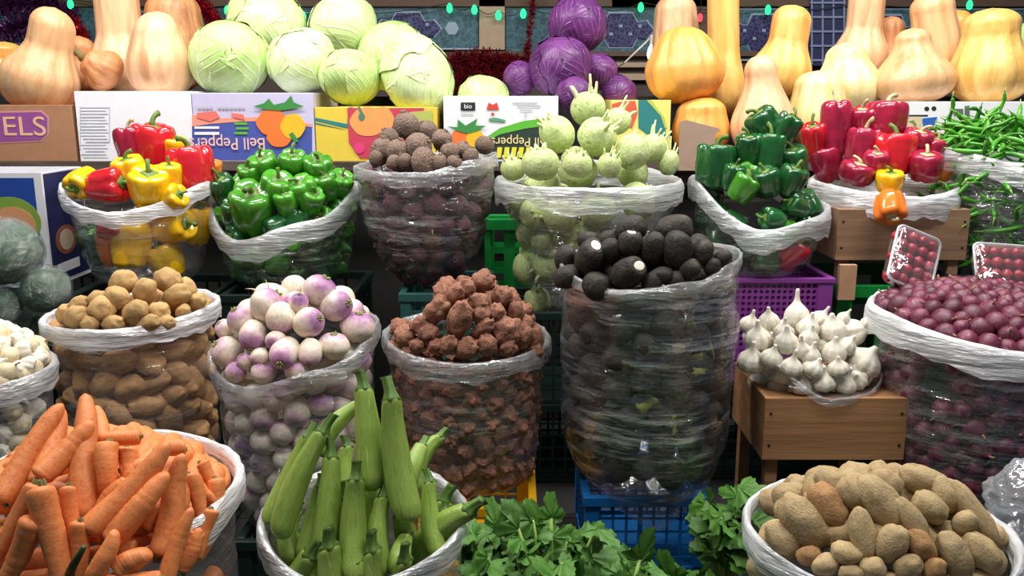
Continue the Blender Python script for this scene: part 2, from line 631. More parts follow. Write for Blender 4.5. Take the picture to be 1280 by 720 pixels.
def kohlrabi(name, mat, stalk_mat, seed, leafy=0.5):
    r0 = random.Random(seed)

    def fn(t, a):
        ph = math.pi * t
        z, r = -math.cos(ph) * 0.47, math.sin(ph) ** 0.85 * 0.5
        p = Vector((r * math.cos(a), r * math.sin(a), z))
        return p * (1 + 0.07 * nz(p, 2.2, seed) + 0.02 * math.cos(5 * a))
    v, f = surf(fn, 24, 32)
    m = MB()
    for k in range(5):
        a = k * 1.26 + r0.random() * 0.5
        e = 0.75 + 0.6 * r0.random()
        d = Vector((math.cos(a) * math.cos(e), math.sin(a) * math.cos(e), math.sin(e)))
        L = leafy * r0.uniform(0.25, 0.8)
        s = d * 0.44
        u = (d + Vector((0, 0, 0.9))).normalized()
        m.tube([s, s + d * 0.06, s + d * 0.07 + u * L * 0.35, s + d * 0.08 + u * L * 0.75 + Vector((0.03, 0, 0))], [0.085, 0.06, 0.045, 0.03], 7)
    return proto(name, mesh(name, v, f, mat), [('cut_stalks', mesh('cut_stalks', m.v, m.f, stalk_mat))])


def beet(name, mat, tail_mat, seed):
    def fn(t, a):
        ph = math.pi * t
        z, r = -math.cos(ph) * 0.46, math.sin(ph) ** 0.85 * 0.5
        z -= 0.12 * (1 - sstep(0.0, 0.22, t))
        if t > 0.9:
            z += 0.04 * sstep(0.9, 1, t)
        p = Vector((r * math.cos(a), r * math.sin(a), z))
        return p * (1 + 0.12 * nz(p, 2.0, seed) + 0.03 * nz(p, 9, seed))
    v, f = surf(fn, 22, 28)
    m = MB().tube([(0, 0, -0.52), (0.03, 0.0, -0.66), (0.10, 0.03, -0.82)], [0.07, 0.03, 0.01], 7)
    for k in range(5):
        a = k * 1.26
        m.tube([(0.06 * math.cos(a), 0.06 * math.sin(a), 0.43), (0.09 * math.cos(a), 0.09 * math.sin(a), 0.56)], [0.035, 0.028], 6)
    return proto(name, mesh(name, v, f, mat), [('root_and_stub', mesh('root_and_stub', m.v, m.f, tail_mat))])


def cabbage(name, mat, seed, nleaf=5, squash=0.92):
    r0 = random.Random(seed)

    def head(t, a):
        ph = math.pi * t
        p = Vector((math.sin(ph) * math.cos(a), math.sin(ph) * math.sin(a), -math.cos(ph) * squash))
        return p * 0.5 * (1 + 0.05 * nz(p, 1.6, seed))
    v, f = surf(head, 22, 32)
    uv = [((j / 32 * 4) % 1.0, i / 22) for i in range(23) for j in range(32)]
    hm = mesh(name, v, f, mat, uv)
    kids = []
    for k in range(nleaf):
        a0 = k * 2 * math.pi / nleaf * 1.0 + r0.uniform(-0.3, 0.3) + (k % 2) * 0.2
        w0 = r0.uniform(0.95, 1.2)
        top = r0.uniform(2.3, 2.85)
        lift = 0.012 + 0.012 * (k % 3)
        vv, uu, ff = [], [], []
        nu, nv = 18, 20
        for i in range(nv + 1):
            tv = i / nv
            ph = 0.25 + (top - 0.25) * tv
            for j in range(nu + 1):
                su = j / nu * 2 - 1
                wd = w0 * (math.sin(min(1.0, tv * 1.25 + 0.1) * math.pi / 2)) * (1 - 0.55 * sstep(0.72, 1.0, tv) * su * su)
                ph2 = ph - 0.45 * su * su * tv * tv
                a = a0 + su * wd * (1 + 0.7 * abs(math.cos(ph2)) ** 3)
                p = Vector((math.sin(ph2) * math.cos(a), math.sin(ph2) * math.sin(a), -math.cos(ph2) * squash))
                e = max(abs(su), tv) ** 5
                R = 0.5 * (1 + lift + 0.05 * nz(p, 1.6, seed) + 0.03 * (1 - abs(su)) ** 6 * (1 - tv) + e * (0.016 + 0.04 * nz(p, 5.0, seed + k)))
                vv.append(p * R)
                uu.append((j / nu, tv))
        for i in range(nv):
            for j in range(nu):
                q = i * (nu + 1) + j
                ff.append((q, q + 1, q + nu + 2, q + nu + 1))
        kids.append(('outer_leaf', mesh('outer_leaf', vv, ff, mat, uu)))
    return proto(name, hm, kids)


def squash_thing(name, mat, stem_mat, base, tip, wb, wn, ribs, label, seed, tb=0.33, tn=0.68, bend=0.0, rib=0.07, group=None, stem=False, cap=0.17):
    """butternut or ribbed squash from its base point to its tip point"""
    base, tip = Vector(base), Vector(tip)
    L = (tip - base).length

    def fn(t, a):
        if t < tb:
            k = (t - tb) / tb
            r = wb / 2 * math.sqrt(max(0, 1 - abs(k) ** 2.3))
        else:
            r = wb / 2 + (wn / 2 - wb / 2) * sstep(tb, tn, t)
        if t > 1 - cap:
            k = (t - 1 + cap) / cap
            r *= math.sqrt(max(0.0, 1 - k ** 2.0))
        r = max(r, 0.0015)
        amp = rib * (1.0 if t < tn else 0.45)
        r *= 1 - amp * (1 - abs(math.sin(ribs * a / 2))) ** 1.5
        p = Vector((math.cos(a) * 0.6, math.sin(a) * 0.6, t * 1.6))
        r *= 1 + 0.07 * nz(p, 1.3, seed)
        z = t * L
        off = bend * L * math.sin(t * math.pi) + 0.02 * L * nz((0, 0, t * 2), 1, seed)
        return Vector((r * math.cos(a) + off, r * math.sin(a), z))
    v, f = surf(fn, 44, 54)
    o = obj(name, mesh(name, v, f, mat))
    o.rotation_mode = 'QUATERNION'
    o.location = base
    o.rotation_quaternion = quat(tip - base)
    tag(o, label, 'squash', group)
    if stem:
        m = MB().tube([(0, 0, L * 0.985), (0.002, 0, L + 0.012), (0.006, 0.002, L + 0.026)], [0.016, 0.010, 0.012], 8)
        obj('stem', mesh('stem', m.v, m.f, stem_mat), o)
    return o


# ------------------------------------------------------------------ plastic sacks and their heaps
class Sack:
    def __init__(s, label, cx, y, a, Y, zbot, h, drops=(), taper=((0, .78), (.12, .92), (.5, 1), (1, 1)), ry=0.95, film=None, cuff=None, cuffw=0.03, wr=1.0, seed=1, sag=None, fold=True):
        s.c = at(cx, y, Y)
        s.R = a * mpp(cx, y, Y) - 0.011
        s.Ry = s.R * ry
        s.zr, s.zb, s.h = s.c.z, zbot, h
        s.drops = sorted((d % 360, z) for d, z in drops)
        s.taper, s.seed = taper, seed
        s.P, s.r, s.fix = [], [], []
        nth, nzz = 120, 46
        sd = seed * 3.17
        v, f = [], []
        for i in range(nzz + 1):
            t = i / nzz
            for j in range(nth):
                a_ = 2 * math.pi * j / nth
                r = interp(t, taper)
                ca, sa = math.cos(a_), math.sin(a_)
                z = s.zb + t * (s.zr + s.dz(a_) - s.zb)
                tw = t + 0.10 * nz((ca * 2, sa * 2, t * 2), 1.0, sd + 8)
                w = 0.022 * nz((ca * 1.3, sa * 1.3, t * 3), 1.0, sd) + 0.016 * nz((ca * 3, sa * 3, t * 7), 1.0, sd)
                w += 0.0075 * nz((ca * 2.6, sa * 2.6, tw * 17), 1.0, sd)
                w += 0.006 * nz((ca * 7, sa * 7, tw * 26), 1.0, sd + 3)
                k = r * (1 + wr * w * (1 if t < 0.9 else 0.6)) + 0.012
                p = Vector((ca * s.R * k, sa * s.Ry * k, z - s.zb))
                if sag:
                    d = abs((math.degrees(a_) - sag[0] + 180) % 360 - 180)
                    p.z -= sag[1] * max(0, 1 - t / 0.30) * max(0, 1 - d / sag[2])
                v.append(p)
        for i in range(nzz):
            for j in range(nth):
                j2 = (j + 1) % nth
                f.append((i * nth + j, i * nth + j2, (i + 1) * nth + j2, (i + 1) * nth + j))
        b = len(v)
        for j in range(nth):
            q = v[j]
            v.append(Vector((q.x * 0.55, q.y * 0.55, q.z * 0.5 - 0.003)))
        v.append(Vector((0, 0, -0.003)))
        for j in range(nth):
            j2 = (j + 1) % nth
            f.append((j2, j, b + j, b + j2))
            f.append((b + j2, b + j, b + nth))
        s.o = obj('plastic_sack', mesh('plastic_sack', v, f, film), loc=(s.c.x, s.c.y, s.zb))
        tag(s.o, label, 'plastic bag')
        if fold:
            prof = [(-.003, -.012), (-.002, -.003), (.001, .003), (.005, .004), (.008, .000), (.0095, -.008), (.009, -.018), (.0075, -.029)]
            v, f = [], []
            m = len(prof)
            for j in range(nth * 2):
                a_ = math.pi * j / nth
                ca, sa = math.cos(a_), math.sin(a_)
                g = cuffw / 0.03 * (1 + 0.35 * nz((ca * 1.7, sa * 1.7, 0), 1, sd + 7) + 0.2 * nz((ca * 6, sa * 6, 0), 1, sd))
                for i, (dr, dz) in enumerate(prof):
                    e = 0.0016 * nz((ca * 9, sa * 9, i * 0.9), 1, sd + 2) + 0.0026 * nz((ca * 3, sa * 3, i * 1.3), 1, sd + 5)
                    r = 1 + 0.012
                    z = s.zr + s.dz(a_) + dz * g + e - s.zb
                    v.append((ca * (s.R * r + dr * g + e), sa * (s.Ry * r + dr * g + e), z))
            n2 = nth * 2
            for j in range(n2):
                for i in range(m - 1):
                    j2 = (j + 1) % n2
                    f.append((j * m + i, j2 * m + i, j2 * m + i + 1, j * m + i + 1))
            obj('rolled_rim', mesh('rolled_rim', v, f, cuff), s.o)

    def dz(s, a):
        if not s.drops:
            return 0.0
        d = math.degrees(a) % 360
        P = s.drops
        n = len(P)
        for i in range(n):
            a0, z0 = P[i]
            a1, z1 = P[(i + 1) % n]
            span = (a1 - a0) % 360 or 360
            x = (d - a0) % 360
            if x <= span:
                k = x / span
                k = k * k * (3 - 2 * k)
                return z0 + (z1 - z0) * k
        return 0.0

    def dome(s, x, y):
        dx, dy = (x - s.c.x) / s.R, (y - s.c.y) / s.Ry
        q = dx * dx + dy * dy
        return s.zr + s.dz(math.atan2(dy, dx)) * min(1, math.sqrt(q)) + s.h * (1 - q ** 1.35) + 0.008

    def heap(s, px, py, r):
        """centre of a fruit of radius r on the heap, seen at that pixel"""
        best = None
        n = 80
        for i in range(n + 1):
            Y = s.c.y - s.Ry * 0.97 + r * 0.6 + (1.85 * s.Ry - r) * i / n
            p = at(px, py, Y)
            g = p.z - (s.dome(p.x, p.y) - r * 0.35)
            if best is None or g < best[0]:
                best = (g, p)
            if g <= 0:
                return p
        return best[1]

    def hold(s, p, r, fixed=True):
        s.P.append(list(p))
        s.r.append(r)
        s.fix.append(fixed)

    def inside(s, px, py, r):
        """centre of a fruit just behind the front film at that pixel"""
        for i in range(120):
            Y = s.c.y - s.Ry * 1.05 + s.Ry * i / 120
            p = at(px, py, Y)
            t = min(1, max(0, (p.z - s.zb) / (s.zr - s.zb)))
            k = interp(t, s.taper)
            dx, dy = (p.x - s.c.x) / (s.R * k - r * 0.95), (p.y - s.c.y) / (s.Ry * k - r * 0.95)
            if dx * dx + dy * dy <= 1:
                return p
        return at(px, py, s.c.y)

    def fill(s, r, n_wall, n_dome, n_in, top_gap=0.0, jit=0.15, dome_deep=None, seed=3, zmin=None):
        """fruit packed behind the film and in the heap, pushed apart until they only touch; returns (place, radius, zone)"""
        g = random.Random(seed)
        base = len(s.P)
        zone = []
        z0 = zmin if zmin is not None else s.zb
        for z_, n in (('wall', n_wall), ('in', n_in), ('dome', n_dome)):
            for _ in range(n):
                ri = r * g.uniform(1 - jit, 1 + jit)
                if z_ == 'dome':
                    a, q = g.uniform(0, 2 * math.pi), math.sqrt(g.random()) * 0.9
                    x, y = s.c.x + s.R * q * math.cos(a), s.c.y + s.Ry * q * math.sin(a)
                    s.hold((x, y, s.dome(x, y) - ri), ri, False)
                else:
                    a = g.uniform(-math.pi - 0.25, 0.25)
                    s.hold((s.c.x + s.R * 0.8 * math.cos(a), s.c.y + s.Ry * 0.8 * math.sin(a), g.uniform(z0 + ri, s.zr - ri)), ri, False)
                zone.append(z_)
        P, R_, F = np.array(s.P), np.array(s.r), np.array(s.fix)
        deep = dome_deep if dome_deep is not None else 0.0
        for it in range(70):
            D = P[:, None] - P[None]
            L = np.sqrt((D ** 2).sum(-1)) + 1e-9
            ov = np.maximum(0, (R_[:, None] + R_[None]) * 0.95 - L)
            np.fill_diagonal(ov, 0)
            w = np.where(F[None], 1.0, 0.5)
            push = ((D / L[..., None]) * (ov * w)[..., None]).sum(1)
            push = np.clip(push, -0.02, 0.02)
            P[~F] += push[~F] * 0.7
            for i in range(base, len(P)):
                x, y, z = P[i]
                ri = R_[i]
                zz = zone[i - base]
                a = math.atan2((y - s.c.y) / s.Ry, (x - s.c.x) / s.R)
                top = s.dome(x, y) - ri - (deep if zz == 'dome' else ri * 0.3)
                if zz != 'dome':
                    top = min(top, s.zr + s.dz(a) - ri - top_gap)
                z = min(z, top)
                z = max(z, z0 + ri)
                if zz == 'dome':
                    z += 0.35 * (top - z)
                t = min(1, max(0, (z - s.zb) / (s.zr - s.zb)))
                k = interp(t, s.taper)
                mx = max(0.2, 1 - ri * 1.02 / (s.R * k)) * k
                if zz == 'in':
                    mx = max(0.2, 1 - 2.5 * ri / (s.R * k)) * k
                q = math.hypot((x - s.c.x) / s.R, (y - s.c.y) / s.Ry)
                if q > mx or zz == 'wall':
                    if zz != 'dome' and math.sin(a) > 0.3:
                        a = -0.3 if math.cos(a) > 0 else math.pi + 0.3
                    q2 = mx if q > mx else q + (mx - q) * 0.6
                    x, y = s.c.x + s.R * q2 * math.cos(a), s.c.y + s.Ry * q2 * math.sin(a)
                P[i] = (x, y, z)
        return [(Vector(P[i]), R_[i], zone[i - base]) for i in range(base, len(P))]


def heap_rows(sack, protos, rows, name, where, cat, group, tilt=25, spin=True, size=1.0, upright=False, dcol=None):
    """fruit laid on a heap row by row; each entry (x, y, length, width, angle[, extra]) in photograph pixels"""
    k = 0
    for row, items in rows:
        items = sorted(items, key=lambda e: e[0])
        for i, e in enumerate(items):
            x, y, L, W, ang = e[:5]
            ex = e[5] if len(e) > 5 else {}
            Y0 = sack.c.y
            m = mpp(x, y, Y0)
            r = min(L, W) * m / 2
            p = ex['at'] if 'at' in ex else (sack.inside(x, y, r) if ex.get('film') else sack.heap(x, y, r))
            m = mpp(x, y, p.y) * size
            tl = ex.get('tilt', tilt)
            q = quat(axis(ang, tl), rnd.uniform(0, 6.28) if spin else ex.get('spin', 0))
            pr = ex.get('p', protos)
            pr = pr[k % len(pr)] if isinstance(pr, (list, tuple)) else pr
            Lt = L if 'L' in ex else L / max(0.6, math.cos(math.radians(tl)) + 0.25 * abs(math.sin(math.radians(tl))))
            lab = ex.get('label') or '%s, %s of %s%s' % (ex.get('d', name), row, where, ordinal(i, len(items)))
            spawn(pr, p, q, (W * m, W * m, Lt * m), lab, ex.get('cat', cat), group)
            sack.hold(p, (2 * W + L) / 3 * m / 2 * 0.92)
            k += 1


def pour(items, protos, size, label_wall, label_dome, cat, group, stretch=1.0, ax=None, dlab=None):
    for i, (p, r, z) in enumerate(items):
        pr = protos[i % len(protos)]
        q = rq() if ax is None else quat(ax(), rnd.uniform(0, 6.28))
        sc = 2 * r * size
        lab = label_dome if z == 'dome' else label_wall
        spawn(pr, p, q, (sc, sc, sc * stretch), lab, cat, group + (' on top' if z == 'dome' else ' behind the film'))


# ------------------------------------------------------------------ the setting
M_dark = plain('dark_board', '#1d1c1c', 0.8)
M_ground = plain('market_ground', '#2a2927', 0.85)
M_plank = wood_mat('shelf_plank_wood', '#3a302c', '#6e6058')
M_wallb = plain('bazaar_wall_paint', '#4b3f3b', 0.8)
tag(MB().box(-3.2, 3.2, -0.6, 3.75, -0.05, 0.0).build('floor', M_ground), kind='structure')
WY = 3.6
tag(MB().box(-3.2, 3.2, WY, WY + 0.12, 0.0, 3.2).build('wall_back', M_wallb), kind='structure')


def px_poly(mb, pts, Y, th=0.004):
    """flat prism whose outline is given in photograph pixels on the plane at Y"""
    f = [at(x, y, Y) for x, y in pts]
    n = len(f)
    v = [(p.x, Y, p.z) for p in f] + [(p.x, Y + th, p.z) for p in f]
    faces = [tuple(range(n)), tuple(range(n, 2 * n))[::-1]] + [(i, n + i, n + (i + 1) % n, (i + 1) % n) for i in range(n)]
    mb.add(v, faces)
    return mb


def rect(x0, y0, x1, y1):
    return [(x0, y0), (x1, y0), (x1, y1), (x0, y1)]


def tile_mat(name, a, b, fleck, sc=40):
    t = NT(name)
    v = t.coords((1, 1, 1))
    vo = t.n('ShaderNodeTexVoronoi', {'Vector': v, 'Scale': sc}, feature='DISTANCE_TO_EDGE').outputs[0]
    n = t.noise(v, 24, 3)
    c = t.ramp(n, [(0.35, srgb(a)), (0.65, srgb(b))])
    e = t.math('SUBTRACT', 1.0, t.math('MULTIPLY', vo, 9.0), True)
    c = t.mix(t.math('MULTIPLY', e, 0.35), c, srgb(fleck))
    p = t.n('ShaderNodeBsdfPrincipled', {'Base Color': c, 'Roughness': 0.3})
    return t.done(p.outputs[0])


M_teal = tile_mat('teal_mosaic_tile', '#2a4350', '#3b606a', '#6e8f96', 40)
M_navy = tile_mat('navy_mosaic_tile', '#15163f', '#23204f', '#7c7cab', 60)
M_pale = plain('pale_tile_line', '#8e9db0', 0.4)
M_beige = plain('beige_plaster', '#a58f78', 0.75)
M_brown = plain('brown_trim_wood', '#5a4436', 0.7)
W = WY - 0.001
# mosaic bands: one frieze per stretch, with pointed navy cartouches edged in a pale line
bands = [(250, 598, 9, 62), (632, 832, 9, 66), (905, 1012, 10, 76), (1056, 1330, 10, 84), (-60, 245, 9, 60)]
for i, (x0, x1, y0, y1) in enumerate(bands):
    fz = px_poly(MB(), rect(x0, y0, x1, y1), WY - 0.012, 0.012).build('wall_back_mosaic', M_teal)
    tag(fz, kind='structure')
    edge, body, star = MB(), MB(), MB()
    px_poly(edge, rect(x0, y0, x1, y0 + 2), WY - 0.015, 0.003)
    px_poly(edge, rect(x0, y1 - 2, x1, y1), WY - 0.015, 0.003)
    cxs = {0: [388, 510], 1: [776], 2: [955], 3: [1112, 1250], 4: [30, 165]}[i]
    for cx in cxs:
        hw, ym, hh = 43, (y0 + y1) / 2, (y1 - y0) * 0.40
        o = [(cx - hw, ym), (cx - hw * .78, ym - hh * .55), (cx - hw * .5, ym - hh * .45), (cx - hw * .35, ym - hh), (cx + hw * .35, ym - hh), (cx + hw * .5, ym - hh * .45), (cx + hw * .78, ym - hh * .55), (cx + hw, ym),
             (cx + hw * .78, ym + hh * .55), (cx + hw * .5, ym + hh * .45), (cx + hw * .35, ym + hh), (cx - hw * .35, ym + hh), (cx - hw * .5, ym + hh * .45), (cx - hw * .78, ym + hh * .55)]
        px_poly(edge, o, WY - 0.016, 0.004)
        px_poly(body, [(cx + (x - cx) * .95, ym + (y - ym) * .92) for x, y in o], WY - 0.020, 0.006)
        for k in range(5):
            a, b = cx - 24 + 12 * k, ym + (5 if k % 2 else -5)
            px_poly(star, [(a + 3 * math.cos(j * 0.785) * (1 if j % 2 else .6), b + 3 * math.sin(j * 0.785) * (1 if j % 2 else .45)) for j in range(8)], WY - 0.022, 0.003)
        px_poly(star, [(cx + hw + 12 + 9 * math.cos(j * 1.047), ym + 9 * math.sin(j * 1.047)) for j in range(6)], WY - 0.016, 0.004)
    edge.build('tile_border', M_pale, fz)
    body.build('tile_cartouche', M_navy, fz)
    star.build('tile_flower', M_pale, fz)
for x0, y0, x1, y1, m in ((599, -10, 631, 62, M_beige), (832, -10, 904, 66, M_brown), (-60, -30, 1330, 8, M_brown), (765, -8, 825, 8, M_beige), (575, 64, 1330, 70, M_brown), (640, 92, 830, 100, M_beige), (640, 78, 830, 84, M_beige)):
    tag(px_poly(MB(), rect(x0, y0, x1, y1), WY - 0.03, 0.03).build('wall_back_trim', m), kind='structure')
# navy gridded panel beside the leaning squashes
M_grid = plain('navy_panel_paint', '#262b52', 0.5)
gp = px_poly(MB(), rect(1013, -10, 1057, 82), WY - 0.04, 0.03).build('wall_back_panel', M_grid)
tag(gp, kind='structure')
g = MB()
for k in range(4):
    px_poly(g, rect(1014 + k * 13.5, -10, 1016 + k * 13.5, 80), WY - 0.045, 0.006)
for k in range(5):
    px_poly(g, rect(1013, 2 + k * 18, 1057, 4.5 + k * 18), WY - 0.047, 0.006)
g.build('panel_grid', plain('grid_line_paint', '#7f86a8', 0.5), gp)


# ------------------------------------------------------------------ stepped stand that carries everything


def part(mb, name, mat, parent, bevel=0.0):
    return mb.build(name, mat, parent, org=parent.location, bevel=bevel)


TOP, MID, LOW = 1.186, 0.45, 0.45
low = obj('low_platform', None, loc=(0, 1.5, 0))
tag(low, 'dark wooden low platform under the sacks and crates', 'platform')
stand = obj('back_shelf', None, loc=(0, 2.7, 0))
tag(stand, 'dark plank shelf along the back that carries the cartons and squashes', 'shelf')
part(MB().box(-1.9, 1.9, 0.72, 1.25, LOW - 0.04, LOW), 'platform_board', M_dark, low)
part(MB().box(-1.9, 1.9, 1.253, 1.80, LOW - 0.04, LOW), 'platform_board', M_dark, low)
part(MB().box(-1.9, 1.9, 1.803, 2.42, LOW - 0.04, LOW), 'platform_board', M_dark, low)
for y0, y1 in ((2.405, 2.62), (2.623, 2.86), (2.863, 3.1)):
    part(MB().box(-2.2, 2.2, y0, y1, TOP - 0.022, TOP), 'shelf_plank', M_plank, stand)
part(MB().box(-2.2, 2.2, 2.44, 2.47, TOP - 0.066, TOP - 0.030), 'shelf_rail', M_plank, stand)
tag(MB().box(-2.2, 2.2, 2.87, 3.09, TOP + 0.001, 1.36).build('riser_block', M_dark, org=(0, 2.98, TOP)), 'dark riser along the back of the shelf, under the rear squashes', 'riser')
part(MB().box(-2.2, 2.2, 2.48, 2.50, 0, TOP - 0.07), 'gap_shade_panel', M_dark, stand)  # added dark sheet that keeps the gaps below the shelf black
for x in (-1.85, -0.62, 0.62, 1.85):
    part(MB().box(x - .03, x + .03, 0.76, 0.82, 0, LOW - 0.041), 'post', M_plank, low)
    part(MB().box(x - .03, x + .03, 2.32, 2.38, 0, LOW - 0.041), 'post', M_plank, low)
    part(MB().box(x - .03, x + .03, 2.52, 2.58, 0, TOP - 0.024), 'post', M_plank, stand)
    part(MB().box(x - .03, x + .03, 3.0, 3.06, 0, TOP - 0.024), 'post', M_plank, stand)


# ------------------------------------------------------------------ printed cartons on the top shelf
def carton_body(w, d, h, th=0.005, lid=0.010):
    m = MB()
    m.box(-w / 2, w / 2, 0, th, 0, h).box(-w / 2, w / 2, d - th, d, 0, h)
    m.box(-w / 2, -w / 2 + th, th, d - th, 0, h).box(w / 2 - th, w / 2, th, d - th, 0, h)
    m.box(-w / 2 + th, w / 2 - th, th, d - th, 0, th)
    return m


def carton(label, x0, x1, ytop, Yf, depth, mat, ybot=None, zb=TOP, flap=True):
    a, b = at(x0, ytop, Yf), at(x1, ytop, Yf)
    z0 = zb if ybot is None else at(x0, ybot, Yf).z
    w, h = b.x - a.x, a.z - z0
    o = carton_body(w, depth, h).build('cardboard_carton', mat, bevel=0.0015)
    o.location = ((a.x + b.x) / 2, Yf, z0)
    tag(o, label, 'cardboard box')
    if flap:
        for y0, y1 in ((0.006, depth / 2 - 0.002), (depth / 2 + 0.002, depth - 0.006)):
            MB().box(-w / 2 + .006, w / 2 - .006, y0, y1, h - 0.014, h - 0.009).build('lid_flap', mat, o)
    return o


def decal(o, name, shapes, mat, layer=1):
    """print on a carton's front, outlines in photograph pixels"""
    Yf = o.location.y
    m = MB()
    for i, s in enumerate(shapes):
        px_poly(m, s, Yf - 0.0007 * layer - 0.00012 * (i % 4), 0.0005)
    return m.build(name, mat, o, org=o.location)


def ell(cx, cy, rx, ry, n=28, rot=0.0):
    r = math.radians(rot)
    return [(cx + rx * math.cos(t) * math.cos(r) - ry * math.sin(t) * math.sin(r), cy + rx * math.cos(t) * math.sin(r) + ry * math.sin(t) * math.cos(r)) for t in [2 * math.pi * k / n for k in range(n)]]


def pep(cx, cy, rx, ry, n=32):
    """outline of a printed bell pepper"""
    return [(cx + rx * math.cos(t) * (1 + .06 * math.cos(4 * t)), cy + ry * math.sin(t) * (1 - .10 * abs(math.cos(t * 2)))) for t in [2 * math.pi * k / n for k in range(n)]]


def lettering(o, text, cx, cy, size_px, mat, layer=3, flip=False, wide=1.0, name='lettering', width_px=None):
    Yf = o.location.y - 0.0007 * layer
    c = bpy.data.curves.new(name, 'FONT')
    c.body = text
    m = mpp(cx, cy, Yf)
    c.size = size_px * m * 1.35
    c.align_x = 'CENTER'
    c.align_y = 'CENTER'
    c.extrude = 0.0003
    c.materials.append(mat)
    f = bpy.data.objects.new(name, c)
    col.objects.link(f)
    bpy.context.view_layer.update()
    me = bpy.data.meshes.new_from_object(f.evaluated_get(bpy.context.evaluated_depsgraph_get()))
    bpy.data.objects.remove(f)
    t = obj(name, me, o)
    t.location = at(cx, cy, Yf) - o.location
    t.rotation_euler = (math.pi / 2, math.pi if flip else 0, 0)
    t.scale = (wide, 1, 1)
    return t


def ink(c):
    return plain('ink_' + c.strip('#'), c, 0.55, 0.03)


M_card = plain('brown_cardboard', '#a8795a', 0.8, 0.06)
M_cardw = plain('white_cardboard', '#e9e9ee', 0.55, 0.02)
M_cardb = plain('blue_cardboard', '#4a58a8', 0.5, 0.03)
M_cardy = plain('yellow_cardboard', '#e3c64a', 0.5, 0.03)
M_cardl = plain('lavender_cardboard', '#c6c0e0', 0.5, 0.03)
I_white, I_red, I_org, I_yel, I_grn, I_blk = ink('#eeeef2'), ink('#d8433c'), ink('#ef7a3a'), ink('#f2b92c'), ink('#3f8a46'), ink('#27272b')
I_sal, I_blu, I_pur, I_pnk, I_tel, I_gry, I_lim, I_lem = ink('#ef9a86'), ink('#39489a'), ink('#8c4a8a'), ink('#c8405a'), ink('#2f7f80'), ink('#b4b8c4'), ink('#5db43a'), ink('#e6dc3a')
YF = 2.42

k1 = carton('brown cardboard carton with a purple label, under the tall squash at far left', -70, 89, 131, YF, 0.34, M_card)
decal(k1, 'printed_label', [[(-60, 140), (52, 138), (61, 146), (61, 168), (52, 177), (-60, 182)]], ink('#c98a8e'), 1)
decal(k1, 'printed_label', [[(-60, 142), (51, 140), (59, 147), (59, 167), (51, 175), (-60, 180)]], I_pur, 2)
lettering(k1, 'ELS', 30, 159, 25, ink('#e0b08f'), 3, wide=1.15)
k2 = carton('plain white carton with a printed table, behind the red and yellow peppers', 92, 238, 114, YF, 0.34, M_cardw, )
lines = []
for k in range(17):
    y = 134 + k * 3.9
    lines.append(rect(101 + (k % 3) * 3 * (k > 9), y, 136 - (k * 7 % 11) * 0.5, y + 1.1))
lines.append(rect(100, 133, 100.8, 188))
lines.append(rect(136.5, 133, 137.3, 178))
decal(k2, 'printed_table', lines, I_gry, 1)
k3 = carton('blue carton with upside-down pepper lettering and printed peppers', 239, 391, 116, YF, 0.34, M_cardl)
decal(k3, 'printed_band', [[(240, 155), (262, 153), (280, 148), (305, 150), (330, 147), (352, 152), (390, 157), (390, 200), (240, 200)]], M_cardb, 1)
decal(k3, 'printed_band', [[(240, 144), (262, 143), (272, 148), (300, 147), (330, 146), (390, 155), (390, 159), (340, 151), (300, 152), (262, 155), (240, 158)]], I_sal, 2)
decal(k3, 'small_print', [rect(243, 158, 274, 161), rect(243, 165, 274, 168.5)], I_white, 3)
decal(k3, 'small_print', [rect(247 + k * 5, 133, 250.5 + k * 5, 136.5) for k in range(12) if k != 4], I_gry, 3)
decal(k3, 'small_print', [rect(293, 153, 309, 156), rect(295, 159, 311, 162), rect(293, 165, 309, 168)], I_lim, 3)
decal(k3, 'small_print', [[(246, 141), (270, 139), (275, 147), (262, 152), (246, 147)], [(288, 141), (304, 143), (306, 150), (292, 147)]], ink('#e2756a'), 4)
lettering(k3, 'Bell Peppers', 284, 179, 15.5, ink('#f3c3bd'), 4, flip=True, wide=0.92)
decal(k3, 'printed_pepper', [pep(340, 153, 19, 18), pep(349, 172, 15, 13)], I_org, 5)
decal(k3, 'printed_pepper', [pep(366, 158, 15, 17)], I_yel, 6)
decal(k3, 'printed_leaves', [[(316, 133), (330, 129), (336, 123), (342, 131), (356, 128), (364, 119), (367, 128), (380, 133), (366, 136), (350, 138), (333, 137)], [(361, 168), (366, 165), (374, 177), (368, 178)]], I_grn, 7)
k4 = carton('yellow and crimson carton with a printed orange pepper, behind the beet sack', 393, 546, 134, YF, 0.34, M_cardy)
decal(k4, 'printed_band', [[(394, 147), (434, 155), (436, 134), (441, 134), (440, 161), (432, 160), (394, 151)], [(394, 153), (432, 162), (394, 155)]], I_tel, 1)
decal(k4, 'printed_band', [[(434, 135), (530, 135), (528, 150), (500, 188), (474, 198), (450, 198), (436, 178)]], I_pnk, 2)
decal(k4, 'printed_pepper', [pep(460, 152, 22, 20), pep(478, 150, 14, 18)], ink('#f0a05c'), 3)
decal(k4, 'printed_leaves', [ell(452, 146, 4, 5), [(450, 142), (447, 134), (450, 133), (454, 142)]], ink('#4f7f6a'), 4)
decal(k4, 'printed_pepper', [ell(449, 185, 7, 7)], ink('#e0417a'), 4)
decal(k4, 'printed_leaves', [[(512, 140), (540, 138), (541, 170), (520, 168)]], ink('#b3bb62'), 3)
k5 = carton('white carton with a printed pineapple of peppers and green arch', 554, 698, 120, YF, 0.34, M_cardw)
decal(k5, 'printed_band', [[(604, 174), (625, 164), (655, 157), (698, 152), (698, 199), (604, 199)]], ink('#2c3b34'), 1)
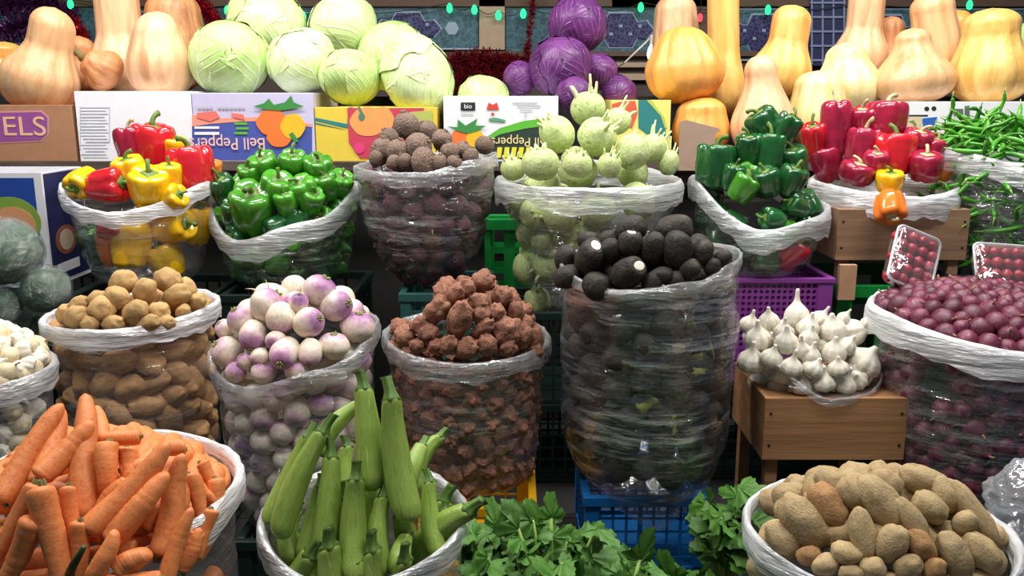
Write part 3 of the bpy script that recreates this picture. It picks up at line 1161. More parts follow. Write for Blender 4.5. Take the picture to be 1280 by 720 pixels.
decal(k5, 'printed_arch', [[(604, 174), (625, 160), (655, 151), (698, 146), (698, 155), (655, 161), (625, 168), (606, 177)]], I_lim, 2)
lettering(k5, 'Bell Peppers', 652, 177, 12, ink('#e9d9a0'), 3, flip=True, wide=0.95)
decal(k5, 'printed_stripes', [[(622 + k * 9, 184), (628 + k * 9, 184), (626 + k * 9, 197), (620 + k * 9, 197)] for k in range(8)], I_lem, 3)
decal(k5, 'printed_pepper', [pep(575, 172, 12, 11)], I_org, 3)
decal(k5, 'printed_pepper', [pep(594, 173, 11, 12)], I_yel, 4)
decal(k5, 'printed_leaves', [[(559, 158), (572, 159), (572, 149), (582, 157), (597, 148), (594, 157), (607, 157), (597, 164), (585, 167), (573, 164)]], I_grn, 5)
decal(k5, 'printed_mark', [rect(576, 128, 594, 138)], I_blk, 3)
lettering(k5, 'bio', 585, 133, 6, I_white, 4)
decal(k5, 'printed_mark', [[(608, 137), (611, 128), (616, 131), (621, 128), (624, 137)], rect(614, 141, 618, 144)], I_red, 3)
decal(k5, 'printed_mark', [[(611, 148), (620, 147), (632, 150), (631, 153), (611, 151)]], ink('#5d9a78'), 3)
decal(k5, 'small_print', [rect(641, 128, 672, 129.2), rect(646, 132, 676, 133.2), rect(650, 137, 666, 138.2), [(656, 140), (658, 140), (657, 150)], rect(576, 142, 592, 143)], I_gry, 3)
k6 = carton('yellow carton with a teal swoosh and red print, behind the kohlrabi', 764, 839, 125, YF, 0.34, plain('lemon_cardboard', '#eadf7a', 0.5, 0.03))
decal(k6, 'printed_band', [[(798, 125), (808, 125), (826, 145), (832, 162), (832, 185), (798, 160)]], I_tel, 1)
decal(k6, 'printed_band', [[(808, 125), (814, 125), (830, 146), (834, 160), (831, 160), (826, 145)]], ink('#b7c65c'), 2)
decal(k6, 'printed_pepper', [[(765, 130), (776, 127), (794, 126), (797, 142), (790, 160), (765, 150)]], ink('#d9604a'), 2)
k8 = carton('white carton with two round hand holes, behind the green chillies', 1118, 1330, 127, YF, 0.34, M_cardw)
decal(k8, 'hand_hole', [ell(1158.5, 136, 3, 2.8), ell(1167.5, 135.6, 3, 2.8)], I_blk, 1)
decal(k8, 'printed_band', [rect(1119, 143.5, 1160, 145.5), rect(1119, 165, 1140, 168)], I_blk, 1)
decal(k8, 'printed_band', [[(1119, 146), (1152, 146), (1154, 200), (1119, 200)]], ink('#d9c6a4'), 2)
decal(k8, 'printed_mark', [[(1153, 148), (1172, 146), (1166, 160), (1160, 164), (1155, 165)]], ink('#2e63b8'), 3)
decal(k8, 'printed_pepper', [[(1136, 152), (1142, 150), (1146, 156), (1144, 158), (1140, 153)]], ink('#7f8a3a'), 3)
decal(k8, 'printed_band', [rect(1192, 136, 1204, 144), rect(1206, 132, 1212, 146)], ink('#5d6a62'), 3)
# torn brown cardboard standing before the orange squash
flap = px_poly(MB(), [(850, 152), (858, 150), (897, 160), (901, 163), (894, 168), (893, 214), (848, 213)], 2.37, 0.006).build('torn_cardboard', plain('grey_brown_cardboard', '#a88d7c', 0.85, 0.05), org=at(872, 214, 2.37))
tag(flap, 'torn piece of brown cardboard standing before the low orange squash', 'cardboard')

# ------------------------------------------------------------------ squashes on the shelf
M_sq = {
    'tan': veg('squash_tan_skin', ['#cf9c6c', '#dcb082', '#c98f5e'], (7, 7, 1.2), 3.0, 0.42, 0.1, 14, 0.05),
    'peach': veg('squash_peach_skin', ['#d3a078', '#e2b88e', '#c78c62'], (7, 7, 1.2), 3.0, 0.42, 0.1, 14, 0.05),
    'brown': veg('squash_brown_skin', ['#b3784e', '#c68c5c', '#9c6340'], (8, 8, 1.5), 4.0, 0.5, 0.15, 18, 0.05),
    'orange': veg('squash_orange_skin', ['#d98f42', '#e6a855', '#dd9a58'], (8, 8, 1.2), 3.0, 0.38, 0.1, 14, 0.04),
    'gold': veg('squash_gold_skin', ['#d8a24e', '#e6bd70', '#cf9448'], (8, 8, 1.2), 3.0, 0.38, 0.1, 14, 0.04),
    'cream': veg('squash_cream_skin', ['#e3c983', '#ecdba2', '#dcbc6c'], (6, 6, 1.2), 2.5, 0.4, 0.1, 14, 0.03),
}
M_sqstem = plain('squash_stem', '#8a7a4c', 0.8, 0.1, 60)


def sq(label, b, t, wb, wn, Y, skin, ribs=10, Yt=None, **kw):
    B = at(b[0], b[1], Y)
    T = at(t[0], t[1], Yt if Yt else Y)
    m = mpp(b[0], b[1], Y)
    return squash_thing('squash', M_sq[skin], M_sqstem, B, T, wb * m, wn * m, ribs, label, sum(map(ord, label)) * 0.37 % 50, **kw)


sq('tall pale tan butternut squash leaning right, on the brown carton at far left', (38, 141), (70, 10), 92, 54, 2.52, 'tan', 9, bend=0.03)
sq('small orange squash lying behind the tall squash at far left', (8, 112), (6, 52), 58, 40, 2.62, 'orange', 10)
sq('dark brown squash half hidden behind the tall tan squash', (92, 118), (100, 45), 52, 38, 2.70, 'brown', 9)
sq('squash lying with its stalk end forward behind the white carton', (150, 100), (104, 72), 54, 34, 2.60, 'brown', 9, Yt=2.56, tb=.45, tn=.85, stem=True)
sq('very tall peach squash whose neck runs out of the photo top', (160, 118), (143, -40), 78, 54, 2.74, 'peach', 9, tb=.22, tn=.5, bend=-.01)
sq('broad peach butternut squash with rounded top, beside the front green cabbage', (202, 124), (198, 14), 80, 58, 2.56, 'peach', 10, tb=.35, tn=.9, cap=.26)
sq('brown squash peeping out behind the broad peach butternut', (224, 116), (214, -12), 76, 66, 2.80, 'brown', 10, tb=.4, tn=.9, cap=.2)
sq('tan squash top rising behind the big ribbed squash', (846, 116), (843, -8), 60, 50, 2.86, 'peach', 10, tb=.4, tn=.9)
sq('low orange ribbed squash under the big ribbed one', (876, 196), (876, 121), 72, 62, 2.56, 'orange', 12, tb=.45, tn=.8, rib=.07, cap=.25)
sq('big ribbed tan-orange squash sitting on a lower squash', (858, 130), (852, 33), 98, 66, 2.60, 'orange', 11, tb=.45, tn=.9, rib=.09, cap=.25)
sq('tall orange squash with a long straight neck, right of the ribbed squash', (902, 148), (906, -30), 50, 38, 2.72, 'gold', 8, tb=.25, tn=.5)
sq('pale peach pear-shaped squash standing behind the dark green peppers', (957, 197), (950, 68), 80, 40, 2.52, 'peach', 9, tb=.3, tn=.8, cap=.16)
sq('yellow butternut squash leaning right, behind the pale peach pear-shaped one', (965, 128), (994, 6), 76, 48, 2.72, 'gold', 9, tb=.33, tn=.65)
sq('golden pale squash lying askew behind the purple-red peppers', (1018, 184), (1024, 88), 74, 58, 2.56, 'cream', 9, tb=.4, tn=.9, cap=.2)
sq('cream-white bulbous squash behind the tallest purple-red pepper', (1060, 146), (1056, 53), 82, 48, 2.62, 'cream', 9, tb=.42, tn=.85, cap=.2)
sq('tall peach squash leaning right, neck out of the photo top', (1068, 108), (1088, -18), 70, 44, 2.80, 'peach', 9, tb=.3, tn=.6)
sq('dark tan squash peeping out between the tall and the wide-based squash', (1112, 114), (1114, 20), 46, 34, 2.84, 'brown', 8)
sq('pale tan squash with a very wide base and narrow shoulders', (1142, 132), (1140, 35), 98, 44, 2.56, 'tan', 9, tb=.32, tn=.85, cap=.16)
sq('smooth tan squash hanging over from behind the wide-based one', (1176, 112), (1163, -10), 58, 52, 2.72, 'tan', 9, tb=.4, tn=.8, cap=.16)
sq('small orange-brown squash behind the largest squash at right', (1202, 116), (1198, 12), 44, 36, 2.84, 'orange', 9)
sq('large golden-tan pear-shaped squash at far right behind the chillies', (1234, 132), (1240, 10), 98, 66, 2.56, 'gold', 10, tb=.33, tn=.75, cap=.16)

# ------------------------------------------------------------------ cabbages
M_cab = cabbage_mat('green_cabbage_leaf', '#98bf60', '#c8de94', '#e8f2cc')
M_cab2 = cabbage_mat('pale_cabbage_leaf', '#b6d27e', '#d9e9b0', '#eef6d8')
M_pcab = cabbage_mat('purple_cabbage_leaf', '#451c4f', '#683070', '#95659c', 0.35, 0.15, 0.7)
cabs = [cabbage('green_cabbage', M_cab, s, 5, q) for s, q in ((3, .93), (14, .9), (27, .95))]
cabs2 = [cabbage('green_cabbage', M_cab2, s, 5, q) for s, q in ((5, .9), (33, .86))]
pcabs = [cabbage('purple_cabbage', M_pcab, s, 5, .95) for s in (8, 21)]


def cab(p, label, x, y, w, Y, ang, tilt, cat='cabbage', sx=1.0, group=None):
    m = mpp(x, y, Y)
    spawn(p, at(x, y, Y), quat(axis(ang, tilt), rnd.uniform(0, 6)), (w * m, w * m, w * m * sx), label, cat, group)


cab(cabs[0], 'pale green cabbage at the left end of the row, above the blue carton', 288, 73, 97, 2.56, 75, 35)
cab(cabs2[0], 'brightly lit pale cabbage on the upper row at left', 334, 30, 96, 2.79, 60, 20)
cab(cabs2[1], 'cabbage with a torn leaf, second in the front row', 376, 76, 84, 2.56, 110, 55)
cab(cabs2[0], 'brightly lit pale cabbage, middle of the upper row', 428, 32, 84, 2.79, 120, 15)
cab(cabs[1], 'deeper green oval cabbage in the front row beside the widest cabbage', 437, 96, 76, 2.52, 80, 10)
cab(cabs[2], 'cabbage behind the widest cabbage, right end of the upper row', 490, 70, 88, 2.78, 100, 20)
cab(cabs2[1], 'widest and palest cabbage, right end of the front row', 523, 96, 105, 2.54, 20, 30, sx=.85)
cab(cabs[0], 'green cabbage low behind the white pineapple carton', 604, 124, 64, 2.56, 80, 20)
cab(cabs[1], 'green cabbage cut by the right edge of the photo', 1296, 48, 50, 2.74, 80, 20)
cab(pcabs[0], 'purple cabbage at the top of the purple pile', 722, 30, 73, 2.72, 60, 25)
cab(pcabs[1], 'large veined purple cabbage in the middle of the pile', 701, 83, 76, 2.58, 110, 45)
cab(pcabs[0], 'bright violet cabbage, leftmost of the purple pile', 649, 98, 42, 2.60, 170, 30)
cab(pcabs[1], 'purple cabbage at the right of the large veined one', 750, 90, 46, 2.64, 30, 30)
cab(pcabs[0], 'dark purple cabbage at the foot of the pile behind the kohlrabi', 718, 118, 46, 2.48, 80, 30)
cab(pcabs[1], 'dark purple cabbage, rightmost and lowest of the purple pile', 774, 116, 44, 2.62, 60, 30)


# ------------------------------------------------------------------ produce skins and shapes
M_pot = veg('dusty_potato_skin', ['#a98557', '#c3a06c', '#b58f5c'], (1, 1, 1), 4, 0.75, 0.25, 18, 0.14, 0.25)
M_pot2 = veg('pale_potato_skin', ['#98825e', '#b39b73', '#a58e68'], (1, 1, 1), 3, 0.75, 0.25, 16, 0.14, 0.25)
M_potw = veg('brightened_potato_skin', ['#a87a54', '#c79a68', '#b5875a'], (1, 1, 1), 4, 0.75, 0.25, 18, 0.16, 0.25)  # skin colour brightened to make up for light the film takes
M_tur = turnip_mat()
M_tail = plain('root_tail_skin', '#d8c7a0', 0.6)
M_stub = plain('green_stub', '#8f9a52', 0.6)
M_choke = veg('sunchoke_skin', ['#744c3b', '#9d6f5a', '#885a47', '#ad8570'], (1, 1, 1), 4, 0.7, 0.4, 14, 0.16, 0.25)
M_rad = veg('black_radish_skin', ['#1f1c1a', '#36302a', '#292521', '#51453a'], (1, 1, 1), 4, 0.6, 0.2, 10, 0.25, 0.35)
M_cut = plain('white_cut_flesh', '#e6e2cf', 0.5)
M_gar = veg('garlic_skin', ['#cfc8b4', '#e6e1d2', '#ddd5c2', '#efece2'], (5, 5, 1), 2, 0.5, 0.25, 8, 0.08, 0.35)
M_groot = plain('garlic_root', '#a89878', 0.9)
M_oni = veg('red_onion_skin', ['#431628', '#6c2a42', '#5c2238', '#9a5f6c'], (3, 3, 1), 2.4, 0.38, 0.15, 12, 0.34, 0.5)
M_otip = plain('dry_onion_tip', '#a07458', 0.8)
M_sml = veg('white_shallot_skin', ['#b9a67c', '#ddd0ae', '#cbb384'], (4, 4, 1), 2, 0.5, 0.1, 12, 0.1, 0.4)
M_koh = veg('kohlrabi_skin', ['#93a85e', '#cbd69a', '#aebd78', '#d6dfae'], (1, 1, 1), 5, 0.5, 0.15, 12, 0.1, 0.35)
M_kst = plain('kohlrabi_stalk', '#cdd89a', 0.5)
M_beet = veg('beet_skin', ['#6b564c', '#8f7a6c', '#7f6a5e', '#a08a7c'], (1, 1, 1), 4, 0.8, 0.5, 12, 0.14, 0.2)
M_beetw = veg('purplish_beet_skin', ['#4a2e38', '#6a4850', '#5a3a46', '#7d5f5c'], (1, 1, 1), 4, 0.7, 0.3, 12, 0.2, 0.2)  # purpler, darker skin for the beets filling the sack
M_btail = plain('beet_root_tail', '#8c7560', 0.85)
M_car = veg('carrot_skin', ['#cb6a36', '#dc864c', '#d1763e'], (2, 2, 9), 2.2, 0.5, 0.10, 6, 0.08, 0.4)
M_crown = plain('carrot_crown', '#7e7a48', 0.8)
M_zuc = veg('courgette_skin', ['#6b8a32', '#94ad4e', '#7f9c40', '#a8bf66'], (6, 6, 1.2), 2.2, 0.38, 0.08, 18, 0.1, 0.45)
M_zst = plain('courgette_stem', '#5a7a34', 0.6)
M_chi = veg('green_chilli_skin', ['#2f7a1e', '#4f9a2c', '#3b8826'], (1, 1, 1), 2, 0.22, 0.0, 10, 0.25, 0.5)
M_chis = plain('chilli_stem', '#7fae48', 0.5)
M_pst = plain('pepper_stem', '#5f7d34', 0.5)
M_pstc = plain('pale_pepper_stem', '#b9b184', 0.5)


def pskin(name, cols, var=0.06):
    return veg(name, cols, (1, 1, .7), 1.6, 0.17, 0.03, 8, var, 0.6, 0.3)


P_red = pskin('red_pepper_skin', ['#b3101c', '#cf2330', '#c01822'])
P_pur = pskin('crimson_pepper_skin', ['#7a1230', '#a31f3e', '#8c1838'])
P_yel = pskin('yellow_pepper_skin', ['#eaa50c', '#f4c416', '#efb40e'])
P_org = pskin('orange_pepper_skin', ['#dd5a1e', '#ea7c28', '#e26a20'])
P_grn = pskin('green_pepper_skin', ['#2f7a1c', '#4c9a28', '#3a8a20'], 0.22)
P_dgr = pskin('dark_green_pepper_skin', ['#123f1e', '#1e5a2a', '#164a22'], 0.18)


def peps(name, mat, st=M_pst, seeds=(1, 2, 3)):
    return [pepper(name, mat, st, s, 4 if s % 3 else 3, hook=0.4 + 0.2 * (s % 3)) for s in seeds]


red, crim, yel, orng, grn, dgr = (peps(n, m, s, q) for n, m, s, q in (
    ('red_bell_pepper', P_red, M_pst, (1, 2, 4)), ('crimson_bell_pepper', P_pur, M_pstc, (5, 7, 8)), ('yellow_bell_pepper', P_yel, M_pst, (2, 4, 6)),
    ('orange_bell_pepper', P_org, M_pstc, (4, 5)), ('green_bell_pepper', P_grn, M_pst, (1, 3, 5, 7)), ('dark_green_bell_pepper', P_dgr, M_pst, (2, 3, 4, 8))))
potA = [proto('potato', blob('potato', M_pot, s, 1.5, 0.15)) for s in (1, 2, 3, 4, 5)]
potB = [proto('potato', blob('potato', M_pot2, s, 1.3, 0.15, bend=b)) for s, b in ((11, 0.15), (12, .3), (13, -.1), (14, .25), (15, 0))]
potW = [proto('potato', blob('potato', M_potw, s, 1.5, 0.15)) for s in (1, 2, 3, 4, 5)]
turn = [turnip('turnip', M_tur, M_tail, M_stub, s, q) for s, q in ((1, .92), (2, 1.0), (3, .85), (4, .95))]
M_potr = veg('reddish_potato_skin', ['#916a46', '#ab8458', '#9c754e'], (1, 1, 1), 4, 0.75, 0.25, 18, 0.1, 0.25)
potR = [proto('potato', blob('potato', M_potr, s, 1.5, 0.15)) for s in (1, 2, 3, 4, 5)]
chok = [proto('sunchoke', blob('sunchoke', M_choke, s, 1.6, 0.22, 0.34, 24, 28)) for s in (1, 2, 3, 4, 5)]
radc = [radish('black_radish', M_rad, M_cut, s, True) for s in (1, 2)]
rads = [radish('black_radish', M_rad, M_cut, s) for s in (3, 4, 5)]
garl = [garlic('garlic_bulb', M_gar, M_groot, s, n) for s, n in ((1, .5), (2, .25), (3, .7), (4, .4), (5, .1))]
onio = [onion('red_onion', M_oni, M_otip, s) for s in (1, 2, 3)]
shal = [onion('white_shallot', M_sml, M_otip, s) for s in (4, 5)]
kohl = [kohlrabi('kohlrabi', M_koh, M_kst, s, l) for s, l in ((1, .35), (2, .5), (3, .25), (4, .9))]
beets = [beet('beetroot', M_beet, M_btail, s) for s in (1, 2, 3, 4)]
carr = [carrot('carrot', M_car, M_crown, s, b) for s, b in ((1, .15), (2, -.2), (3, .05), (4, .28))]
zucc = [courgette('courgette', M_zuc, M_zst, s, b) for s, b in ((1, .2), (2, -.3), (3, .05), (4, .4))]
chil = [chilli('green_chilli', M_chi, M_chis, s, b) for s, b in ((1, .3), (2, .6), (3, .1), (4, .9))]

F_clear = film_mat('clear_film', 0.04, 0.24, zs=36, glint_milk=0.16)
F_mid = film_mat('wrinkled_film', 0.06, 0.38, zs=38, glint_milk=0.24)
F_heavy = film_mat('layered_stretch_film', 0.035, 0.62, (0.94, 0.95, 0.97, 1), 0.06, 40, 0.6, 0.42)
U_white = cuff_mat('white_rolled_film', 0.80)
U_mid = cuff_mat('milky_rolled_film', 0.46)
U_clear = cuff_mat('clear_rolled_film', 0.26)

# ------------------------------------------------------------------ back row of sacks
UPZ = 0.905
b1 = Sack('clear sack of red and yellow peppers with a white rolled rim', 177, 228, 94, 2.15, UPZ, 0.07, ((270, -.055), (90, .03), (180, .005), (0, .01)), ((0, .5), (.15, .74), (.6, .9), (1, 1)), film=F_clear, cuff=U_white, cuffw=.034, seed=1)
heap_rows(b1, red, [
    ('heap', [(190, 187, 62, 50, 84, {'label': 'tall red bell pepper standing on top of the red and yellow pepper heap', 'tilt': 15, 'p': red[0]}),
              (163, 183, 46, 32, 95, {'label': 'dark red bell pepper half behind the tall red one', 'p': crim[0], 'tilt': 10}),
              (240, 213, 58, 52, 96, {'label': 'wrinkly red bell pepper at the right rim of the red and yellow heap', 'tilt': 10, 'p': red[1]}),
              (135, 231, 50, 40, 5, {'label': 'red bell pepper lying on its side at the front rim of the left heap', 'tilt': 20, 'p': red[2]}),
              (163, 216, 38, 38, 100, {'label': 'yellow bell pepper under the dark red one', 'p': yel[0]}),
              (188, 234, 42, 48, 80, {'label': 'yellow bell pepper at the middle of the front rim', 'p': yel[1], 'tilt': 35}),
              (217, 188, 34, 30, 80, {'label': 'yellow bell pepper peeping out behind the tall red one', 'p': yel[2]}),
              (103, 228, 30, 32, 250, {'label': 'yellow bell pepper with its green stem turned to the left rim', 'p': yel[0], 'tilt': 50}),
              (216, 247, 26, 30, 20, {'label': 'yellow bell pepper pressed under the rim at front right', 'p': yel[1]}),
              (264, 216, 30, 26, 80, {'label': 'orange bell pepper sliver at the right rim', 'p': orng[0]}),
              (213, 222, 34, 26, 85, {'label': 'orange-yellow bell pepper between the two largest red ones', 'p': yel[2]}),
              (163, 305, 56, 46, 86, {'label': 'upright yellow bell pepper seen through the film of the left sack', 'film': 1, 'tilt': 0, 'p': yel[1]}),
              (215, 284, 52, 38, 10, {'label': 'yellow bell pepper lying flat behind the film, upper right', 'film': 1, 'p': yel[2]}),
              (247, 280, 50, 32, 75, {'label': 'yellow bell pepper upright at the right edge behind the film', 'film': 1, 'p': yel[0]}),
              (207, 325, 44, 40, 110, {'label': 'yellow bell pepper at the bottom right behind the film', 'film': 1, 'p': yel[2]}),
              (119, 308, 44, 32, 100, {'label': 'dark green bell pepper at the left behind the film of the left sack', 'film': 1, 'p': dgr[0]}),
              (136, 312, 40, 26, 95, {'label': 'orange bell pepper behind the film beside the dark green one', 'film': 1, 'p': orng[1]}),
              (140, 285, 34, 28, 20, {'label': 'red bell pepper behind the film just below the rim', 'film': 1, 'p': red[2]})])],
    'bell pepper', 'the left pepper sack', 'bell pepper', 'peppers in the left sack', size=1.14)

b2 = Sack('clear sack of green peppers with its rim pulled down into a slanting fold', 357, 246, 92, 2.2, UPZ, 0.10, ((245, -.09), (180, .0), (0, .025), (90, .03), (300, -.045)), ((0, .7), (.15, .85), (.6, .98), (1, 1)), film=F_mid, cuff=U_mid, cuffw=.045, seed=2)
heap_rows(b2, grn, [
    ('top row', [(331, 211, 34, 34, 100), (367, 209, 38, 32, 85), (397, 214, 36, 34, 80), (312, 222, 30, 26, 95)]),
    ('middle row', [(282, 242, 44, 30, 100, {'d': 'dark green bell pepper', 'p': dgr[1]}), (346, 238, 38, 38, 70), (379, 240, 32, 36, 110), (425, 230, 26, 30, 60), (408, 232, 30, 30, 100)]),
    ('lowest row', [(316, 262, 52, 54, 80, {'tilt': 45}), (358, 254, 30, 26, 95), (292, 268, 34, 28, 80, {'d': 'dark green bell pepper', 'p': dgr[0]}), (390, 252, 30, 28, 60)])],
    'shiny green bell pepper', 'the green pepper heap', 'bell pepper', 'green peppers on the slanting heap', tilt=40, size=1.12)
pour(b2.fill(.030, 26, 16, 0, dome_deep=.02, seed=12), grn + dgr[:2], 0.98, 'green bell pepper seen through the film of the slanting sack', 'green bell pepper deep in the slanting heap', 'bell pepper', 'green peppers', 1.05)

b3 = Sack('crinkled film sack of beetroots tapering to a gathered bottom', 533, 208, 90, 2.12, UPZ + .01, 0.06, ((0, .028), (315, .02), (270, -.006), (180, .0), (90, .02)), ((0, .22), (.08, .5), (.25, .76), (.55, .95), (.85, 1), (1, 1)), film=F_heavy, cuff=U_clear, cuffw=.03, wr=1.6, seed=3)
heap_rows(b3, beets, [
    ('back row', [(508, 157, 36, 32, 100), (552, 174, 26, 25, 60), (534, 164, 28, 26, 120), (486, 172, 26, 26, 120)]),
    ('middle row', [(478, 188, 34, 30, 80), (523, 184, 34, 36, 30), (562, 190, 26, 23, 100), (578, 187, 22, 22, 60), (606, 181, 24, 24, 40, {'d': 'purplish beetroot'}), (497, 188, 30, 28, 70)]),
    ('front row', [(530, 203, 32, 38, 10), (549, 204, 24, 20, 80), (492, 203, 20, 18, 20), (470, 198, 22, 18, 70), (506, 202, 22, 20, 120), (588, 196, 22, 22, 30), (568, 204, 20, 20, 60)])],
    'dusty beetroot', 'the beet heap', 'beetroot', 'beetroots on the heap')
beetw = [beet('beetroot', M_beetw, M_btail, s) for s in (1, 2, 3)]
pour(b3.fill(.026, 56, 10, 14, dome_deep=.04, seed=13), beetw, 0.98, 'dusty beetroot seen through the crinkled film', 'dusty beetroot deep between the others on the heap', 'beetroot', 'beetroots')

b4 = Sack('large clear sack of kohlrabi with a broad milky rim', 736, 226, 114, 2.1, UPZ - .03, 0.13, ((0, .0), (180, .0), (270, -.004), (90, .03)), ((0, .62), (.25, .72), (.55, .80), (.8, .97), (1, 1)), film=F_clear, cuff=U_mid, cuffw=.05, seed=4)
heap_rows(b4, kohl, [
    ('heap', [(735, 136, 46, 44, 95, {'label': 'topmost kohlrabi with cut stalks standing up, on the heap behind the black radishes', 'p': kohl[3], 'tilt': 10}),
              (696, 168, 50, 44, 130, {'label': 'kohlrabi at the left of the heap, tilted to the pepper arch carton', 'p': kohl[0]}),
              (747, 171, 48, 50, 50, {'label': 'round kohlrabi at the middle of the heap with knobbly stalk scars', 'p': kohl[1], 'tilt': 30}),
              (790, 190, 46, 44, 70, {'label': 'smooth pale kohlrabi at the right of the heap', 'p': kohl[2], 'tilt': -40}),
              (722, 206, 34, 38, 80, {'label': 'half buried kohlrabi in the middle of the front rim', 'p': kohl[0]}),
              (676, 205, 44, 48, 95, {'label': 'wide kohlrabi at the front rim, second from left', 'p': kohl[2]}),
              (641, 211, 32, 30, 100, {'label': 'small kohlrabi at the left end of the front rim', 'p': kohl[1]}),
              (762, 207, 34, 30, 80, {'label': 'shaded kohlrabi under the round middle one', 'p': kohl[1]}),
              (817, 185, 38, 32, 75, {'label': 'kohlrabi with leafy stalks at the right end of the heap', 'p': kohl[3], 'tilt': 0}),
              (836, 203, 34, 26, 85, {'label': 'kohlrabi with long thin stalks against the right rim', 'p': kohl[3], 'tilt': 0}),
              (772, 152, 36, 32, 60, {'label': 'kohlrabi with a green stalk bundle right of the topmost one', 'p': kohl[3], 'tilt': 0}),
              (700, 270, 42, 44, 80, {'label': 'kohlrabi behind the film, upper left of the three clear ones', 'film': 1, 'p': kohl[1]}),
              (746, 262, 48, 48, 70, {'label': 'kohlrabi behind the film, in the middle just under the rim', 'film': 1, 'p': kohl[0]}),
              (797, 252, 44, 50, 30, {'label': 'brownish kohlrabi behind the film, at the upper right', 'film': 1, 'p': kohl[2]}),
              (662, 292, 42, 34, 90, {'label': 'kohlrabi behind the film at the left edge', 'film': 1, 'p': kohl[2]}),
              (658, 335, 46, 34, 95, {'label': 'kohlrabi low behind the film, beside the green crate', 'film': 1, 'p': kohl[0]}),
              (680, 300, 36, 34, 60, {'label': 'kohlrabi behind the film below the upper left one', 'film': 1, 'p': kohl[1]}),
              (672, 378, 42, 34, 100, {'label': 'lowest kohlrabi behind the film beside the black radish sack', 'film': 1, 'p': kohl[2]})])],
    'kohlrabi', 'the kohlrabi heap', 'kohlrabi', 'kohlrabi in the large sack', tilt=20)
pour(b4.fill(.042, 8, 4, 0, dome_deep=.06, seed=14), kohl[:3], 0.95, 'pale kohlrabi deeper behind the clear film', 'pale kohlrabi deep in the heap', 'kohlrabi', 'kohlrabi')

b5 = Sack('clear sack of dark green peppers, rim pulled down in front', 948, 240, 84, 2.1, UPZ + .045, 0.10, ((262, -.075), (180, .03), (0, -.03), (90, .03), (310, -.05)), ((0, .7), (.2, .85), (.6, .98), (1, 1)), film=F_mid, cuff=U_mid, cuffw=.045, seed=5)
heap_rows(b5, dgr, [
    ('heap', [(893, 208, 54, 46, 85, {'label': 'large dark green pepper at the left rim', 'tilt': 10}),
              (958, 157, 42, 38, 130, {'label': 'topmost dark green pepper with its stem to the left', 'tilt': 10}),
              (982, 161, 36, 30, 60, {'label': 'dark green pepper beside the topmost one'}),
              (961, 195, 54, 36, 85, {'label': 'upright dark green pepper in the middle of the heap', 'tilt': 10}),
              (935, 190, 42, 30, 95, {'label': 'dark green pepper just left of the upright middle one'}),
              (990, 205, 42, 36, 100, {'label': 'dark green pepper at the right of the heap'}),
              (929, 235, 34, 32, 60, {'label': 'bright green pepper at the dip of the front rim', 'p': grn[1]}),
              (988, 226, 36, 32, 70, {'label': 'dark green pepper at the right of the front rim'}),
              (916, 222, 32, 26, 80, {'label': 'dark green pepper half hidden behind the bright green one'}),
              (958, 228, 34, 32, 110, {'label': 'dark green pepper low in the middle of the front rim'}),
              (972, 178, 34, 32, 90, {'label': 'dark green pepper under the two topmost ones'}),
              (987, 316, 40, 34, 50, {'label': 'red pepper low behind the film of the dark green sack', 'film': 1, 'p': red[1]})])],
    'dark green bell pepper', 'the dark green heap', 'bell pepper', 'dark green peppers', size=1.14)
pour(b5.fill(.030, 16, 14, 0, dome_deep=.02, seed=15), dgr + grn[:1], 0.98, 'green pepper seen through the film of the dark green sack', 'dark green pepper deep in the heap', 'bell pepper', 'dark green peppers')

b6 = Sack('low sack of crimson peppers, its white rim on the wooden crate', 1104, 234, 86, 2.17, 1.098, 0.10, ((270, -.012), (0, .006), (180, .01), (90, .03)), ((0, .8), (.3, .95), (1, 1)), film=F_clear, cuff=U_white, cuffw=.05, seed=6)
heap_rows(b6, crim, [
    ('heap', [(1045, 160, 64, 36, 92, {'label': 'tall purple-red pepper with a long stem at the left top of the crimson heap', 'tilt': 5, 'p': crim[0]}),
              (1076, 157, 44, 32, 95, {'label': 'crimson pepper between the tall purple-red and the topmost ones', 'p': crim[1]}),
              (1108, 151, 46, 46, 88, {'label': 'broad crimson pepper with a hooked stem, topmost at right', 'tilt': 8, 'p': crim[2]}),
              (1118, 192, 48, 48, 86, {'label': 'red-orange pepper with a curved cream stem in the middle of the crimson heap', 'tilt': 8, 'p': red[2]}),
              (1078, 188, 54, 38, 84, {'label': 'dark crimson pepper left of the red-orange one', 'tilt': 10, 'p': crim[1]}),
              (1036, 203, 44, 38, 110, {'label': 'pinkish crimson pepper at the left front of the heap', 'tilt': 15, 'p': crim[2]}),
              (1018, 178, 46, 30, 105, {'label': 'red pepper at the far left edge of the crimson heap', 'p': red[0]}),
              (1146, 181, 36, 36, 80, {'label': 'crimson pepper right of the red-orange one', 'p': crim[0]}),
              (1166, 190, 34, 28, 75, {'label': 'small crimson pepper near the chilli sack', 'p': crim[1]}),
              (1156, 208, 34, 38, 90, {'label': 'glossy crimson pepper at the right front rim', 'p': crim[2]}),
              (1181, 213, 24, 22, 85, {'label': 'orange pepper at the right end of the crimson heap', 'p': orng[0]}),
              (1072, 216, 26, 42, 80, {'label': 'pinkish crimson pepper pressed against the front rim', 'p': crim[0]}),
              (1112, 227, 26, 32, 90, {'label': 'yellow-orange pepper at the middle of the front rim', 'p': yel[1]}),
              (1095, 205, 30, 30, 90, {'label': 'crimson pepper deep between the dark and the red-orange ones', 'p': crim[1]})])],
    'crimson bell pepper', 'the crimson heap', 'bell pepper', 'crimson peppers', size=1.14)
hang = at(1113, 258, 1.965)
